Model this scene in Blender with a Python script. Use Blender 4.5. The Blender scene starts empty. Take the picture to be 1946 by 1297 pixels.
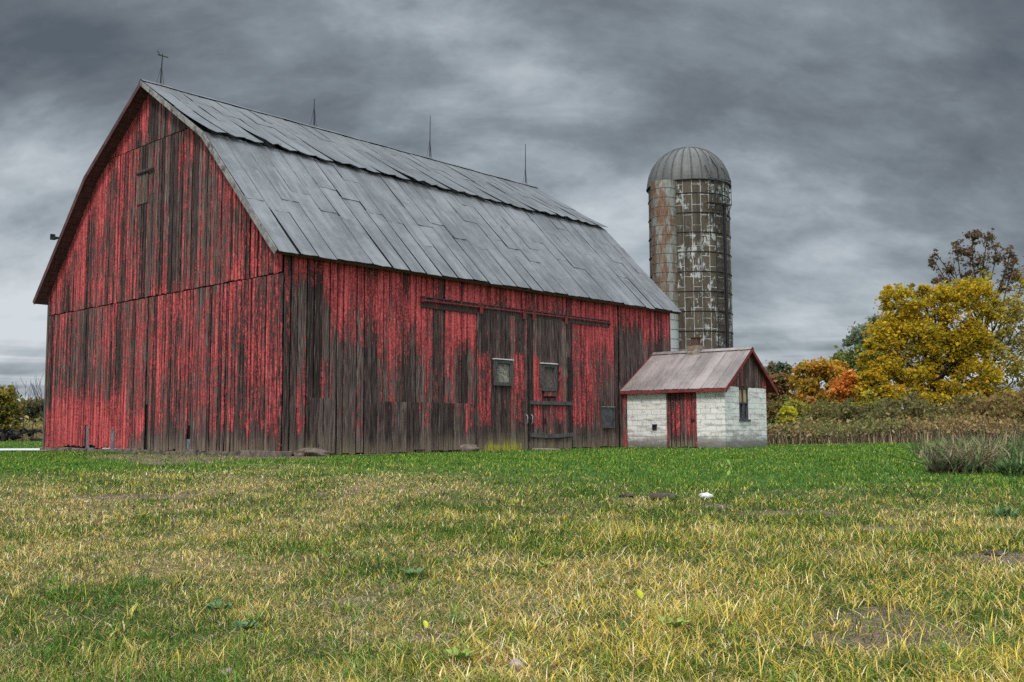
import bpy, bmesh, math, random
import numpy as np
from mathutils import Matrix, Vector
R = math.radians
rng = np.random.default_rng(7)
random.seed(7)
SC = bpy.context.scene

# ------------------------------------------------------------------ camera
F_PX, PITCH, ROLL, CAM_Z = 1882.685, 0.0892185, -0.0047772, 0.68
cam = bpy.data.objects.new('camera', bpy.data.cameras.new('camera'))
SC.collection.objects.link(cam)
cam.data.sensor_width = 36.0
cam.data.lens = 36.0 * F_PX / 1946.0
cam.data.clip_start, cam.data.clip_end = 0.1, 3000
cam.matrix_world = Matrix.Translation((0, 0, CAM_Z)) @ Matrix.Rotation(math.pi/2 + PITCH, 4, 'X') @ Matrix.Rotation(ROLL, 4, 'Z')
SC.camera = cam
SC.view_settings.view_transform = 'Standard'
SC.view_settings.look = 'None'
SC.view_settings.exposure = 0.0
SC.view_settings.gamma = 1.0
SC.render.engine = 'CYCLES'
SC.cycles.use_denoising = False
SC.cycles.max_bounces = 6
SC.cycles.diffuse_bounces = 3
SC.cycles.transparent_max_bounces = 6

# ------------------------------------------------------------------ node helper
class NT:
    def __init__(s, tree): s.t = tree; tree.nodes.clear()
    def n(s, kind, ins=None, **kw):
        nd = s.t.nodes.new(kind)
        for k, v in kw.items(): setattr(nd, k, v)
        for k, v in (ins or {}).items():
            sock = nd.inputs[k]
            if hasattr(v, 'is_output') or isinstance(v, bpy.types.NodeSocket): s.t.links.new(v, sock)
            else:
                if sock.type == 'RGBA' and len(v) == 3: v = (*v, 1)
                sock.default_value = v
        return nd
    def m(s, op, a, b=None, c=None, clamp=False):
        ins = {0: a}
        if b is not None: ins[1] = b
        if c is not None: ins[2] = c
        return s.n('ShaderNodeMath', ins, operation=op, use_clamp=clamp).outputs[0]
    def noise(s, vec, scale=1, detail=3, rough=.55, dist=0.0):
        return s.n('ShaderNodeTexNoise', {'Vector': vec, 'Scale': scale, 'Detail': detail, 'Roughness': rough, 'Distortion': dist}).outputs['Fac']
    def ramp(s, x, a, b, c=0.0, d=1.0, smooth=True):
        return s.n('ShaderNodeMapRange', {0: x, 1: a, 2: b, 3: c, 4: d}, interpolation_type='SMOOTHSTEP' if smooth else 'LINEAR').outputs[0]
    def mix(s, f, a, b, mode='MIX'):
        nd = s.t.nodes.new('ShaderNodeMix'); nd.data_type = 'RGBA'; nd.blend_type = mode
        for k, v in ((0, f), (6, a), (7, b)):
            if isinstance(v, bpy.types.NodeSocket): s.t.links.new(v, nd.inputs[k])
            else: nd.inputs[k].default_value = (*v, 1) if k > 0 and len(v) == 3 else v
        return nd.outputs[2]
    def vmul(s, v, k): return s.n('ShaderNodeVectorMath', {0: v, 1: k}, operation='MULTIPLY').outputs[0]
    def attr(s, name, out='Vector'): return s.n('ShaderNodeAttribute', attribute_name=name).outputs[out]
    def sep(s, v): return s.n('ShaderNodeSeparateXYZ', {0: v}).outputs
    def comb(s, x, y, z): return s.n('ShaderNodeCombineXYZ', {0: x, 1: y, 2: z}).outputs[0]
    def link(s, a, b): s.t.links.new(a, b)
    def bump(s, h, strength=.4, dist=.01):
        return s.n('ShaderNodeBump', {'Height': h, 'Strength': strength, 'Distance': dist}).outputs[0]
    def out(s, col, rough=.8, normal=None, metal=0.0, spec=.3):
        ins = {'Base Color': col, 'Roughness': rough, 'Metallic': metal, 'Specular IOR Level': spec}
        if normal is not None: ins['Normal'] = normal
        b = s.n('ShaderNodeBsdfPrincipled', ins)
        o = s.n('ShaderNodeOutputMaterial'); s.link(b.outputs[0], o.inputs[0]); return b
def mat(name):
    m = bpy.data.materials.new(name); m.use_nodes = True
    return m, NT(m.node_tree)

# ------------------------------------------------------------------ sky and sun
SUN_EL, SUN_AZ = R(48), R(200)           # azimuth measured clockwise from +Y
W = bpy.data.worlds.new('World'); SC.world = W; W.use_nodes = True
n = NT(W.node_tree)
sky = n.n('ShaderNodeTexSky', sky_type='NISHITA', sun_disc=False, sun_elevation=SUN_EL, sun_rotation=SUN_AZ)
bg1 = n.n('ShaderNodeBackground', {'Color': sky.outputs[0], 'Strength': 0.06})
d = n.n('ShaderNodeTexCoord').outputs['Generated']
dx, dy, dz = n.sep(d)
zz = n.m('ADD', n.m('MAXIMUM', dz, 0.0), 0.17)
pl = n.comb(n.m('DIVIDE', dx, zz), n.m('DIVIDE', dy, zz), 0.3)
z2 = n.m('ADD', n.m('MAXIMUM', dz, 0.0), 0.75)
p2 = n.comb(n.m('DIVIDE', dx, z2), n.m('DIVIDE', dy, z2), 1.7)
c1 = n.noise(n.vmul(p2, (4.6, 9.0, 1)), 1.0, 6, .52, .35)
c2 = n.noise(n.vmul(pl, (.95, 1.15, 1)), 1.0, 3, .5, .9)
c3 = n.noise(n.vmul(p2, (17, 30, 1)), 1.0, 5, .65, .2)
cl = n.m('ADD', n.m('ADD', n.m('MULTIPLY', c1, .70), n.m('MULTIPLY', c2, .30)), n.m('MULTIPLY', n.m('SUBTRACT', c3, .5), .24))
def lobe(v, w0, w1, amt):
    v = Vector(v).normalized()
    dt = n.n('ShaderNodeVectorMath', {0: d, 1: tuple(v)}, operation='DOT_PRODUCT').outputs['Value']
    return n.m('MULTIPLY', n.ramp(dt, w0, w1), amt)
for v, a, b, amt in (((.13, 1, .27), .945, 1.0, .075), ((.03, 1, .22), .985, 1.0, .07), ((-.52, 1, .19), .984, 1.0, .30), ((.50, 1, .30), .945, 1.0, -.075), ((-.5, 1, .30), .988, 1.0, -.10), ((-.28, 1, .36), .97, 1, -.03), ((.38, 1, .09), .985, 1.0, .20)):
    cl = n.m('ADD', cl, lobe(v, a, b, amt))
cl = n.m('ADD', n.m('MULTIPLY', cl, .88), .074)
cl = n.m('ADD', cl, n.m('MULTIPLY', n.ramp(dz, .14, .03), n.ramp(n.noise(n.comb(n.m('MULTIPLY', dx, 2.2), n.m('MULTIPLY', dz, 46), 3.1), 1.0, 4, .5, .3), .36, .62, -.02, .34)))
cr = n.n('ShaderNodeValToRGB', {0: cl})
e = cr.color_ramp.elements
e[0].position, e[0].color = .33, (.100, .122, .148, 1)
e[1].position, e[1].color = .84, (.66, .71, .75, 1)
for p, c in ((.46, (.165, .192, .220)), (.56, (.245, .285, .320)), (.68, (.42, .47, .51))):
    q = e.new(p); q.color = (*c, 1)
lift = n.m('ADD', n.m('ADD', 1.0, n.ramp(dz, .44, .80, 0, 6.0)), n.m('MULTIPLY', n.ramp(dy, .15, -.55), n.ramp(dz, -.05, .3, 1.2, 3.0)))  # sky brightened overhead and behind the camera, added to light the scene
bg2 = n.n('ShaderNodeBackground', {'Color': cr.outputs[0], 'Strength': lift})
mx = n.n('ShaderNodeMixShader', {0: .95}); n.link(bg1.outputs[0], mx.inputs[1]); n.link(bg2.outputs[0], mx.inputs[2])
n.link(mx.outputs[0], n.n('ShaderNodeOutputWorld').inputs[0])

sl = bpy.data.lights.new('sun', 'SUN'); sl.energy = 2.2; sl.angle = R(10); sl.color = (1, .95, .88)
so = bpy.data.objects.new('sun', sl); SC.collection.objects.link(so)
sd = Vector((math.sin(SUN_AZ)*math.cos(SUN_EL), math.cos(SUN_AZ)*math.cos(SUN_EL), math.sin(SUN_EL)))
so.rotation_euler = sd.to_track_quat('Z', 'Y').to_euler()

# ------------------------------------------------------------------ small maths
def sstep(a, b, x):
    t = np.clip((np.asarray(x, float) - a)/(b - a), 0, 1); return t*t*(3 - 2*t)
def vnoise(x, y, seed=0):
    x = np.asarray(x, float); y = np.asarray(y, float)
    xi, yi = np.floor(x).astype(np.int64), np.floor(y).astype(np.int64)
    fx, fy = x - xi, y - yi; fx = fx*fx*(3 - 2*fx); fy = fy*fy*(3 - 2*fy)
    def h(i, j):
        k = (i*374761393 + j*668265263 + seed*974711) & 0x7fffffff
        k = ((k ^ (k >> 13))*1274126177) & 0x7fffffff
        return ((k ^ (k >> 16)) & 0xffff)/65535.0
    return (h(xi, yi)*(1-fx) + h(xi+1, yi)*fx)*(1-fy) + (h(xi, yi+1)*(1-fx) + h(xi+1, yi+1)*fx)*fy
def fbm(x, y, seed=0, o=4):
    s = 0; a = .5; t = 0
    for k in range(o):
        s = s + a*vnoise(np.asarray(x)*2**k, np.asarray(y)*2**k, seed + k*17); t += a; a *= .5
    return s/t
def ground_z(x, y):
    return -0.65*(1 - sstep(5, 22, y))
CP, SP, CR, SR = math.cos(PITCH), math.sin(PITCH), math.cos(ROLL), math.sin(ROLL)
def at(px, py, depth):                       # the point seen at (px, py) of the photo, at that distance
    X, Y = px - 973, py - 648.5
    X, Y = X*CR + Y*SR, -X*SR + Y*CR
    a, b = X/F_PX, -Y/F_PX
    D = np.array([a, CP - b*SP, SP + b*CP])
    return np.array([0, 0, CAM_Z]) + D*(depth/D[1])

# ------------------------------------------------------------------ object helpers
def tag(o, label=None, cat=None, group=None, kind=None):
    for k, v in (('label', label), ('category', cat), ('group', group), ('kind', kind)):
        if v: o[k] = v
    return o
def empty(name, loc, rz, label, cat, group=None):
    o = bpy.data.objects.new(name, None); SC.collection.objects.link(o)
    o.location = loc; o.rotation_euler = (0, 0, rz); o.empty_display_size = .3
    return tag(o, label, cat, group)
class MB:
    """collects faces; every vertex has three floats 'sc' and three floats 'pd' for the shaders"""
    def __init__(s): s.v = []; s.f = []; s.mi = []; s.sc = []; s.pd = []
    def vert(s, p, sc=None, pd=(0, 0, 0)):
        s.v.append(tuple(p)); s.sc.append(tuple(sc) if sc is not None else tuple(p)); s.pd.append(pd); return len(s.v) - 1
    def face(s, ids, mi=0): s.f.append(tuple(ids)); s.mi.append(mi)
    def hexa(s, P, mi=0, sc=None, pd=(0, 0, 0)):        # 8 corners: bottom ring then top ring
        i = [s.vert(p, sc(p) if sc else None, pd) for p in P]
        for q in ((3, 2, 1, 0), (4, 5, 6, 7), (0, 1, 5, 4), (1, 2, 6, 5), (2, 3, 7, 6), (3, 0, 4, 7)): s.face([i[k] for k in q], mi)
    def box(s, a, b, mi=0, sc=None, pd=(0, 0, 0), seed=None):
        if seed is not None: sc = lambda p: (p[0] + p[1], p[2], seed)
        (x0, y0, z0), (x1, y1, z1) = a, b
        s.hexa([(x0, y0, z0), (x1, y0, z0), (x1, y1, z0), (x0, y1, z0), (x0, y0, z1), (x1, y0, z1), (x1, y1, z1), (x0, y1, z1)], mi, sc, pd)
    def tube(s, pts, rad, n=6, mi=0, cap=True):
        pts = [Vector(p) for p in pts]
        rad = [rad]*len(pts) if not hasattr(rad, '__len__') else rad
        rings = []; up = None
        for k, p in enumerate(pts):
            t = (pts[min(k+1, len(pts)-1)] - pts[max(k-1, 0)])
            t = t.normalized() if t.length > 1e-9 else Vector((0, 0, 1))
            if up is None: up = t.orthogonal().normalized()
            a = (up - t*up.dot(t)); a = a.normalized() if a.length > 1e-6 else t.orthogonal().normalized()
            up = a; b = t.cross(a)
            rings.append([s.vert(p + (a*math.cos(2*math.pi*j/n) + b*math.sin(2*math.pi*j/n))*rad[k]) for j in range(n)])
        for k in range(len(rings)-1):
            for j in range(n): s.face([rings[k][j], rings[k][(j+1) % n], rings[k+1][(j+1) % n], rings[k+1][j]], mi)
        if cap: s.face(rings[0][::-1], mi); s.face(rings[-1], mi)
    def build(s, name, mats, parent=None, smooth=False, recalc=True, bevel=0):
        me = bpy.data.meshes.new(name); me.from_pydata(s.v, [], s.f)
        for m in (mats if isinstance(mats, (list, tuple)) else [mats]): me.materials.append(m)
        me.polygons.foreach_set('material_index', s.mi)
        for nm, dat in (('sc', s.sc), ('pd', s.pd)):
            a = me.attributes.new(nm, 'FLOAT_VECTOR', 'POINT'); a.data.foreach_set('vector', np.array(dat, np.float32).ravel())
        if recalc:
            bm = bmesh.new(); bm.from_mesh(me); bmesh.ops.recalc_face_normals(bm, faces=bm.faces); bm.to_mesh(me); bm.free()
        if smooth: me.polygons.foreach_set('use_smooth', [True]*len(me.polygons))
        me.update()
        o = bpy.data.objects.new(name, me); SC.collection.objects.link(o)
        if parent: o.parent = parent
        if bevel:
            b = o.modifiers.new('bevel', 'BEVEL'); b.width = bevel; b.segments = 2
        return o
def mesh_np(name, V, Q, col, m, parent=None):
    V = np.asarray(V, np.float32); Q = np.asarray(Q, np.int32)
    me = bpy.data.meshes.new(name)
    me.vertices.add(len(V)); me.vertices.foreach_set('co', V.ravel())
    k = Q.shape[1]
    me.loops.add(Q.size); me.loops.foreach_set('vertex_index', Q.ravel())
    me.polygons.add(len(Q)); me.polygons.foreach_set('loop_start', np.arange(len(Q), dtype=np.int32)*k)
    a = me.attributes.new('col', 'FLOAT_COLOR', 'POINT')
    a.data.foreach_set('color', np.concatenate([col, np.ones((len(col), 1))], 1).astype(np.float32).ravel())
    me.materials.append(m); me.update(calc_edges=True)
    o = bpy.data.objects.new(name, me); SC.collection.objects.link(o)
    if parent: o.parent = parent
    return o

# ------------------------------------------------------------------ materials
def make_siding():
    m, n = mat('peeling red board')
    s, z, sd = n.sep(n.attr('sc')); cov, damp, moss = n.sep(n.attr('pd'))
    n1 = n.noise(n.comb(n.m('MULTIPLY', s, 9.5), n.m('MULTIPLY', z, .50), sd), 1, 4, .62)
    n2 = n.noise(n.comb(n.m('MULTIPLY', s, 30.0), n.m('MULTIPLY', z, 4.2), sd), 1, 4, .65)
    n3 = n.noise(n.comb(n.m('MULTIPLY', s, .9), n.m('MULTIPLY', z, .5), 4.4), 1, 3, .55)
    n4 = n.noise(n.comb(n.m('MULTIPLY', s, 14.0), n.m('MULTIPLY', z, 14.0), sd), 1, 3, .7)
    br = n.m('FRACT', n.m('MULTIPLY', sd, 7.31))
    k = n.m('ADD', cov, n.m('MULTIPLY', n.m('SUBTRACT', n1, .5), 1.9))
    k = n.m('ADD', k, n.m('MULTIPLY', n.m('SUBTRACT', n2, .5), 1.5))
    k = n.m('ADD', k, n.m('MULTIPLY', n.m('SUBTRACT', n3, .5), .7))
    k = n.m('ADD', k, n.m('MULTIPLY', n.m('SUBTRACT', n4, .5), .9))
    k = n.m('ADD', k, n.m('MULTIPLY', n.m('SUBTRACT', br, .5), .42))
    k = n.m('SUBTRACT', k, .075)
    crack = n.ramp(n.noise(n.comb(n.m('MULTIPLY', s, 34.0), n.m('MULTIPLY', z, .22), sd), 1, 3, .6), .40, .35)
    knot = n.ramp(n.n('ShaderNodeTexVoronoi', {'Vector': n.comb(n.m('MULTIPLY', s, 4.5), n.m('MULTIPLY', z, 1.1), sd), 'Scale': 1.0}).outputs['Distance'], .085, .055)
    dk = n.m('MAXIMUM', n.m('MULTIPLY', crack, .85), n.m('MULTIPLY', knot, .8))
    paint = n.ramp(k, .43, .57)
    grain = n.noise(n.comb(n.m('MULTIPLY', s, 60.0), n.m('MULTIPLY', z, 1.6), sd), 1, 5, .65)
    wr = n.n('ShaderNodeValToRGB', {0: n.m('ADD', grain, n.m('MULTIPLY', n.m('SUBTRACT', br, .5), .16))}); e = wr.color_ramp.elements
    e[0].position, e[0].color = .34, (.017, .012, .011, 1); e[1].position, e[1].color = .76, (.36, .29, .25, 1)
    for p, c in ((.47, (.047, .030, .027)), (.59, (.145, .100, .086))): q = e.new(p); q.color = (*c, 1)
    wood = n.mix(n.m('MULTIPLY', damp, n.ramp(grain, .34, .62, .25, 1)), wr.outputs[0], (.22, .17, .115))
    pc = n.mix(n.ramp(n.m('ADD', n.m('MULTIPLY', n4, .5), n.m('MULTIPLY', n1, .5)), .36, .64), (.27, .028, .031), (.70, .125, .122))
    pc = n.mix(n.ramp(n2, .60, .74), pc, (.76, .25, .23))
    pc = n.mix(n.m('MULTIPLY', n.ramp(k, 1.0, .5), .75), pc, (.17, .022, .025))
    col = n.mix(paint, wood, pc)
    mo = n.m('MULTIPLY', n.m('MULTIPLY', moss, .8), n.ramp(n.m('ADD', n.m('ADD', n.m('MULTIPLY', n1, .6), n.m('MULTIPLY', n2, .5)), n.m('MULTIPLY', moss, .10)), .56, .72))
    col = n.mix(dk, col, (.014, .009, .009))
    col = n.mix(n.m('MINIMUM', mo, 1.0), col, (.34, .31, .025))
    h = n.m('ADD', n.m('MULTIPLY', paint, .35), n.m('ADD', n.m('MULTIPLY', grain, .7), n.m('MULTIPLY', n2, .4)))
    n.out(col, .82, n.bump(h, .75, .012), spec=.2); return m
SIDING = make_siding()
def simple(name, c0, c1, scale=6, rough=.8, stretch=(1, 1, 1), bump=.3, bd=.01, metal=0., spec=.3, lo=.35, hi=.65, c2=None):
    m, n = mat(name)
    v = n.vmul(n.n('ShaderNodeTexCoord').outputs['Object'], stretch)
    f = n.noise(v, scale, 5, .62)
    col = n.mix(n.ramp(f, lo, hi), c0, c1)
    if c2: col = n.mix(n.ramp(n.noise(v, scale*.37, 4, .6), .52, .66), col, c2)
    n.out(col, rough, n.bump(f, bump, bd), metal, spec); return m
DARK = simple('dark board and gap shade', (.008, .007, .007), (.025, .021, .02), 8)  # near black: backings and roof deck carry the gap shade in their colour
OLDWOOD = simple('grey weathered wood', (.035, .031, .031), (.11, .10, .097), 9, stretch=(3, 3, .6))
SOFFIT = simple('brown soffit board', (.05, .022, .022), (.11, .05, .047), 5, stretch=(5, .5, .5))
IRON = simple('dark iron', (.012, .012, .014), (.035, .03, .03), 20, .6, metal=.3)
STEEL = simple('bare steel', (.25, .26, .27), (.45, .45, .46), 14, .4, metal=.7)
REDTRIM = simple('dull red trim', (.13, .016, .019), (.24, .038, .04), 10, c2=(.09, .04, .04))
TRIM = simple('grey trim', (.15, .14, .13), (.27, .26, .24), 6, c2=(.07, .06, .055))
WHITE = simple('chalky white paint', (.55, .55, .52), (.75, .75, .72), 12)
STONE = simple('field stone', (.17, .13, .11), (.32, .25, .21), 14, bump=.5)
CONC = simple('dirty concrete', (.09, .065, .05), (.19, .145, .115), 7, bump=.5, c2=(.06, .05, .04))
OSB = simple('weathered chipboard', (.06, .042, .038), (.17, .125, .11), 26, lo=.4, hi=.6, c2=(.09, .07, .06))
OSBP = simple('pale chipboard', (.13, .115, .09), (.34, .31, .25), 22, lo=.4, hi=.6, c2=(.09, .08, .065))
GLASS = simple('dusty dark glass', (.012, .014, .02), (.05, .055, .07), 5, .15, spec=.5, bump=.05)
SHADE = simple('tan window shade', (.32, .22, .12), (.45, .32, .18), 3)
BARK = simple('dark bark', (.011, .009, .008), (.03, .024, .02), 9, stretch=(1, 1, .3), bump=.6, bd=.03)
def make_roofmetal(name, base, warm):
    m, n = mat(name)
    s, z, sd = n.sep(n.attr('sc')); v = n.comb(s, z, n.m('MULTIPLY', sd, .03))
    flow = n.noise(n.comb(n.m('MULTIPLY', s, 3.5), n.m('MULTIPLY', z, .35), n.m('MULTIPLY', sd, .05)), 1, 5, .65)
    big = n.noise(v, .55, 4, .6); mid = n.noise(v, 3.2, 5, .65)
    fine = n.noise(n.comb(n.m('MULTIPLY', s, 30), n.m('MULTIPLY', z, 3), sd), 1, 4, .6)
    br = n.m('FRACT', n.m('MULTIPLY', sd, 5.17))
    f = n.m('ADD', n.m('ADD', n.m('MULTIPLY', big, .55), n.m('MULTIPLY', mid, .3)), n.m('ADD', n.m('MULTIPLY', fine, .25), n.m('MULTIPLY', br, .05)))
    f = n.m('ADD', f, n.m('MULTIPLY', n.m('SUBTRACT', flow, .5), .55))
    col = n.mix(n.ramp(f, .40, .78), tuple(x*.66 for x in base), tuple(x*1.35 for x in base))
    col = n.mix(n.m('MULTIPLY', n.ramp(mid, .57, .75), .5), col, warm)
    col = n.mix(n.m('MULTIPLY', n.ramp(n.noise(v, 7.5, 5, .7), .66, .72), .75), col, (.055, .055, .06))
    nails = n.n('ShaderNodeTexVoronoi', {'Vector': n.comb(n.m('MULTIPLY', s, 7), n.m('MULTIPLY', z, 2.2), sd), 'Scale': 1.0}).outputs['Distance']
    col = n.mix(n.m('MULTIPLY', n.ramp(nails, .085, .03), .8), col, (.04, .04, .045))
    n.out(col, n.ramp(fine, .3, .7, .5, .72), n.bump(n.m('ADD', mid, n.m('MULTIPLY', fine, .5)), .35, .012), .15, .35); return m
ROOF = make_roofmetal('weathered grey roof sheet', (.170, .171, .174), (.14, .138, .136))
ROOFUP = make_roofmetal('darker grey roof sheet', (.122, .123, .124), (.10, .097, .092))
SHEDROOF = make_roofmetal('pinkish grey roof sheet', (.25, .205, .188), (.19, .145, .125))
def make_staves():
    m, n = mat('concrete staves')
    s, z, sd = n.sep(n.attr('sc'))
    warp = n.noise(n.comb(s, z, 0), 5, 3); w = n.m('MULTIPLY', n.m('SUBTRACT', warp, .5), .07)
    bt = n.n('ShaderNodeTexBrick', {'Vector': n.comb(n.m('ADD', z, w), n.m('ADD', s, w), 0), 'Scale': 1.0, 'Mortar Size': .013, 'Mortar Smooth': .15,
             'Brick Width': .92, 'Row Height': .385, 'Color1': (.10, .08, .056), 'Color2': (.052, .042, .032), 'Mortar': (.5, .5, .48)}, offset=.5)
    mort = bt.outputs['Fac']
    blot = n.noise(n.comb(n.m('MULTIPLY', s, 1.3), n.m('MULTIPLY', z, .7), 2), 1.3, 6, .7, .8)
    f2 = n.noise(n.comb(n.m('MULTIPLY', s, 9), n.m('MULTIPLY', z, 4), 1), 1, 5, .7)
    col = n.mix(n.ramp(f2, .3, .7), n.mix(.0, bt.outputs['Color'], (0, 0, 0)), (.105, .084, .060))
    col = n.mix(n.m('MULTIPLY', mort, n.ramp(n.m('ADD', n.m('MULTIPLY', f2, .5), n.m('MULTIPLY', blot, .5)), .46, .58, .05, 1)), col, (.50, .49, .46))
    eff = n.ramp(n.m('ADD', n.m('ADD', n.m('MULTIPLY', blot, .7), n.m('MULTIPLY', f2, .5)), n.m('MULTIPLY', mort, .10)), .64, .70)
    col = n.mix(n.m('MULTIPLY', eff, .8), col, (.50, .50, .48))
    drk = n.noise(n.comb(n.m('MULTIPLY', s, 2.2), n.m('MULTIPLY', z, .16), 9), 1, 4, .6)
    col = n.mix(n.ramp(drk, .52, .66, 0, .6), col, (.035, .032, .026))
    h = n.m('ADD', n.m('MULTIPLY', mort, -.8), n.m('MULTIPLY', f2, .5))
    n.out(col, .9, n.bump(h, .6, .03), spec=.15); return m
STAVE = make_staves()
def make_chute():
    m, n = mat('rusted chute sheet')
    s, z, sd = n.sep(n.attr('sc'))
    r = n.noise(n.comb(n.m('MULTIPLY', s, 3.2), n.m('MULTIPLY', z, .75), 7.7), 1, 5, .6)
    f = n.noise(n.comb(n.m('MULTIPLY', s, 20), n.m('MULTIPLY', z, 3), 2), 1, 4, .6)
    hi = n.ramp(z, 5.2, 7.5)
    ctr = n.ramp(n.m('ABSOLUTE', n.m('SUBTRACT', s, .95)), .95, .2)
    rust = n.m('MULTIPLY', n.ramp(n.m('ADD', r, n.m('MULTIPLY', ctr, .14)), .50, .64), n.m('MULTIPLY', hi, .9))
    col = n.mix(n.ramp(f, .3, .7), (.17, .165, .14), (.30, .30, .27))
    col = n.mix(n.ramp(z, 6.2, 4.6), col, (.40, .41, .40))
    col = n.mix(rust, col, n.mix(n.ramp(f, .35, .65), (.10, .045, .02), (.20, .10, .05)))
    n.out(col, .6, n.bump(f, .25, .01), .2); return m
CHUTE = make_chute()
DOME = make_roofmetal('dull galvanised dome', (.125, .122, .112), (.09, .085, .075))
def make_block():
    m, n = mat('whitewashed block')
    s, z, sd = n.sep(n.attr('sc'))
    w = n.m('MULTIPLY', n.m('SUBTRACT', n.noise(n.comb(s, z, 0), 6, 3), .5), .03)
    bt = n.n('ShaderNodeTexBrick', {'Vector': n.comb(n.m('ADD', s, w), n.m('ADD', z, w), 0), 'Scale': 1.0, 'Mortar Size': .008, 'Mortar Smooth': .4,
             'Brick Width': .40, 'Row Height': .20, 'Color1': (.76, .72, .67), 'Color2': (.56, .52, .48), 'Mortar': (.2, .2, .19)}, offset=.5)
    f = n.noise(n.comb(s, n.m('MULTIPLY', z, 1.6), sd), 2.3, 6, .68); f2 = n.noise(n.comb(s, z, sd), 17, 4, .65)
    k = n.m('ADD', n.m('MULTIPLY', f, .75), n.m('MULTIPLY', f2, .3))
    peel = n.ramp(n.m('ADD', k, n.m('ADD', n.m('MULTIPLY', sd, .07), n.ramp(z, .75, .05, 0, .12))), .60, .68)
    col = n.mix(n.ramp(f2, .3, .7), bt.outputs['Color'], (.80, .765, .715))
    col = n.mix(n.m('MULTIPLY', bt.outputs['Fac'], n.ramp(f2, .35, .65, .1, .6)), col, (.20, .19, .18))
    col = n.mix(n.m('MULTIPLY', peel, .85), col, n.mix(n.ramp(f2, .35, .65), (.17, .165, .165), (.38, .37, .355)))
    course = n.noise(n.comb(n.m('MULTIPLY', s, .8), n.m('MULTIPLY', z, 5.0), 3), 1.6, 4, .6)
    col = n.mix(n.m('MULTIPLY', n.ramp(n.m('ADD', course, n.ramp(z, 1.6, .2, 0, .10)), .54, .68), .6), col, (.30, .26, .22))
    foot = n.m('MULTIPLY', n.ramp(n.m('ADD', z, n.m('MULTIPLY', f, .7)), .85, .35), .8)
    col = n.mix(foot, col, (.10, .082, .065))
    n.out(col, .85, n.bump(n.m('ADD', n.m('MULTIPLY', bt.outputs['Fac'], -1), n.m('MULTIPLY', k, .5)), .5, .012), spec=.2); return m
BLOCK = make_block()
def make_leaf(name, trans=.35):
    m, n = mat(name)
    c = n.attr('col', 'Color')
    a = n.n('ShaderNodeBsdfDiffuse', {'Color': c}); b = n.n('ShaderNodeBsdfTranslucent', {'Color': c})
    mx = n.n('ShaderNodeMixShader', {0: trans}); n.link(a.outputs[0], mx.inputs[1]); n.link(b.outputs[0], mx.inputs[2])
    n.link(mx.outputs[0], n.n('ShaderNodeOutputMaterial').inputs[0]); return m
LEAF = make_leaf('leaf', .42)
BLADE = make_leaf('grass blade', .25)
def make_ground():
    m, n = mat('soil and thatch')
    c = n.attr('col', 'Color'); v = n.n('ShaderNodeTexCoord').outputs['Object']
    f = n.noise(v, 26, 5, .7); g = n.noise(v, 5, 4, .65)
    col = n.mix(n.ramp(f, .25, .75), c, (1.5, 1.45, 1.4), 'MULTIPLY')
    col = n.mix(n.ramp(f, .60, .35, 0, .75), col, n.mix(.62, c, (.0, .0, .0)))
    col = n.mix(n.ramp(g, .6, .4, 0, .3), col, (.03, .035, .015))
    n.out(col, .95, n.bump(n.m('ADD', f, g), .9, .04), spec=.1); return m
GROUND = make_ground()

# ------------------------------------------------------------------ ground
O = np.array([-6.0477, 25.9784, 0.0]); YAW = 0.8370048
DU = np.array([math.cos(YAW), math.sin(YAW)]); DV = np.array([-math.sin(YAW), math.cos(YAW)])
BW, BL = 14.423, 18.533
def to_uv(x, y):
    a, b = x - O[0], y - O[1]
    return a*DU[0] + b*DU[1], a*DV[0] + b*DV[1]
DIRT = [(2.5, 6.75, .55, .75), (2.1, 6.2, .3, .4), (4.7, 9.4, .55, .35), (3.5, 12.6, 1.1, .30), (2.75, 13.2, .35, .25), (1.85, 14.1, .6, .16), (-5.3, 14.5, .9, .35), (-2.75, 14.8, .5, .2),
        (-.5, 6.4, .22, .16), (-1.3, 7.6, .3, .16), (-4.6, 20.4, 1.0, .22), (4.2, 11.2, .9, .25)]
BARE = [(-11.68, 26.86), (-11.7, 29.71), (-9.99, 29.38), (-8.01, 28.4), (-6.38, 27.52), (-4.35, 24.65), (-4.54, 22.98), (-6.05, 23.22), (-6.43, 21.22), (-7.26, 20.42), (-9.18, 22.92)]     # trodden earth in front of the gable
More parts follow.
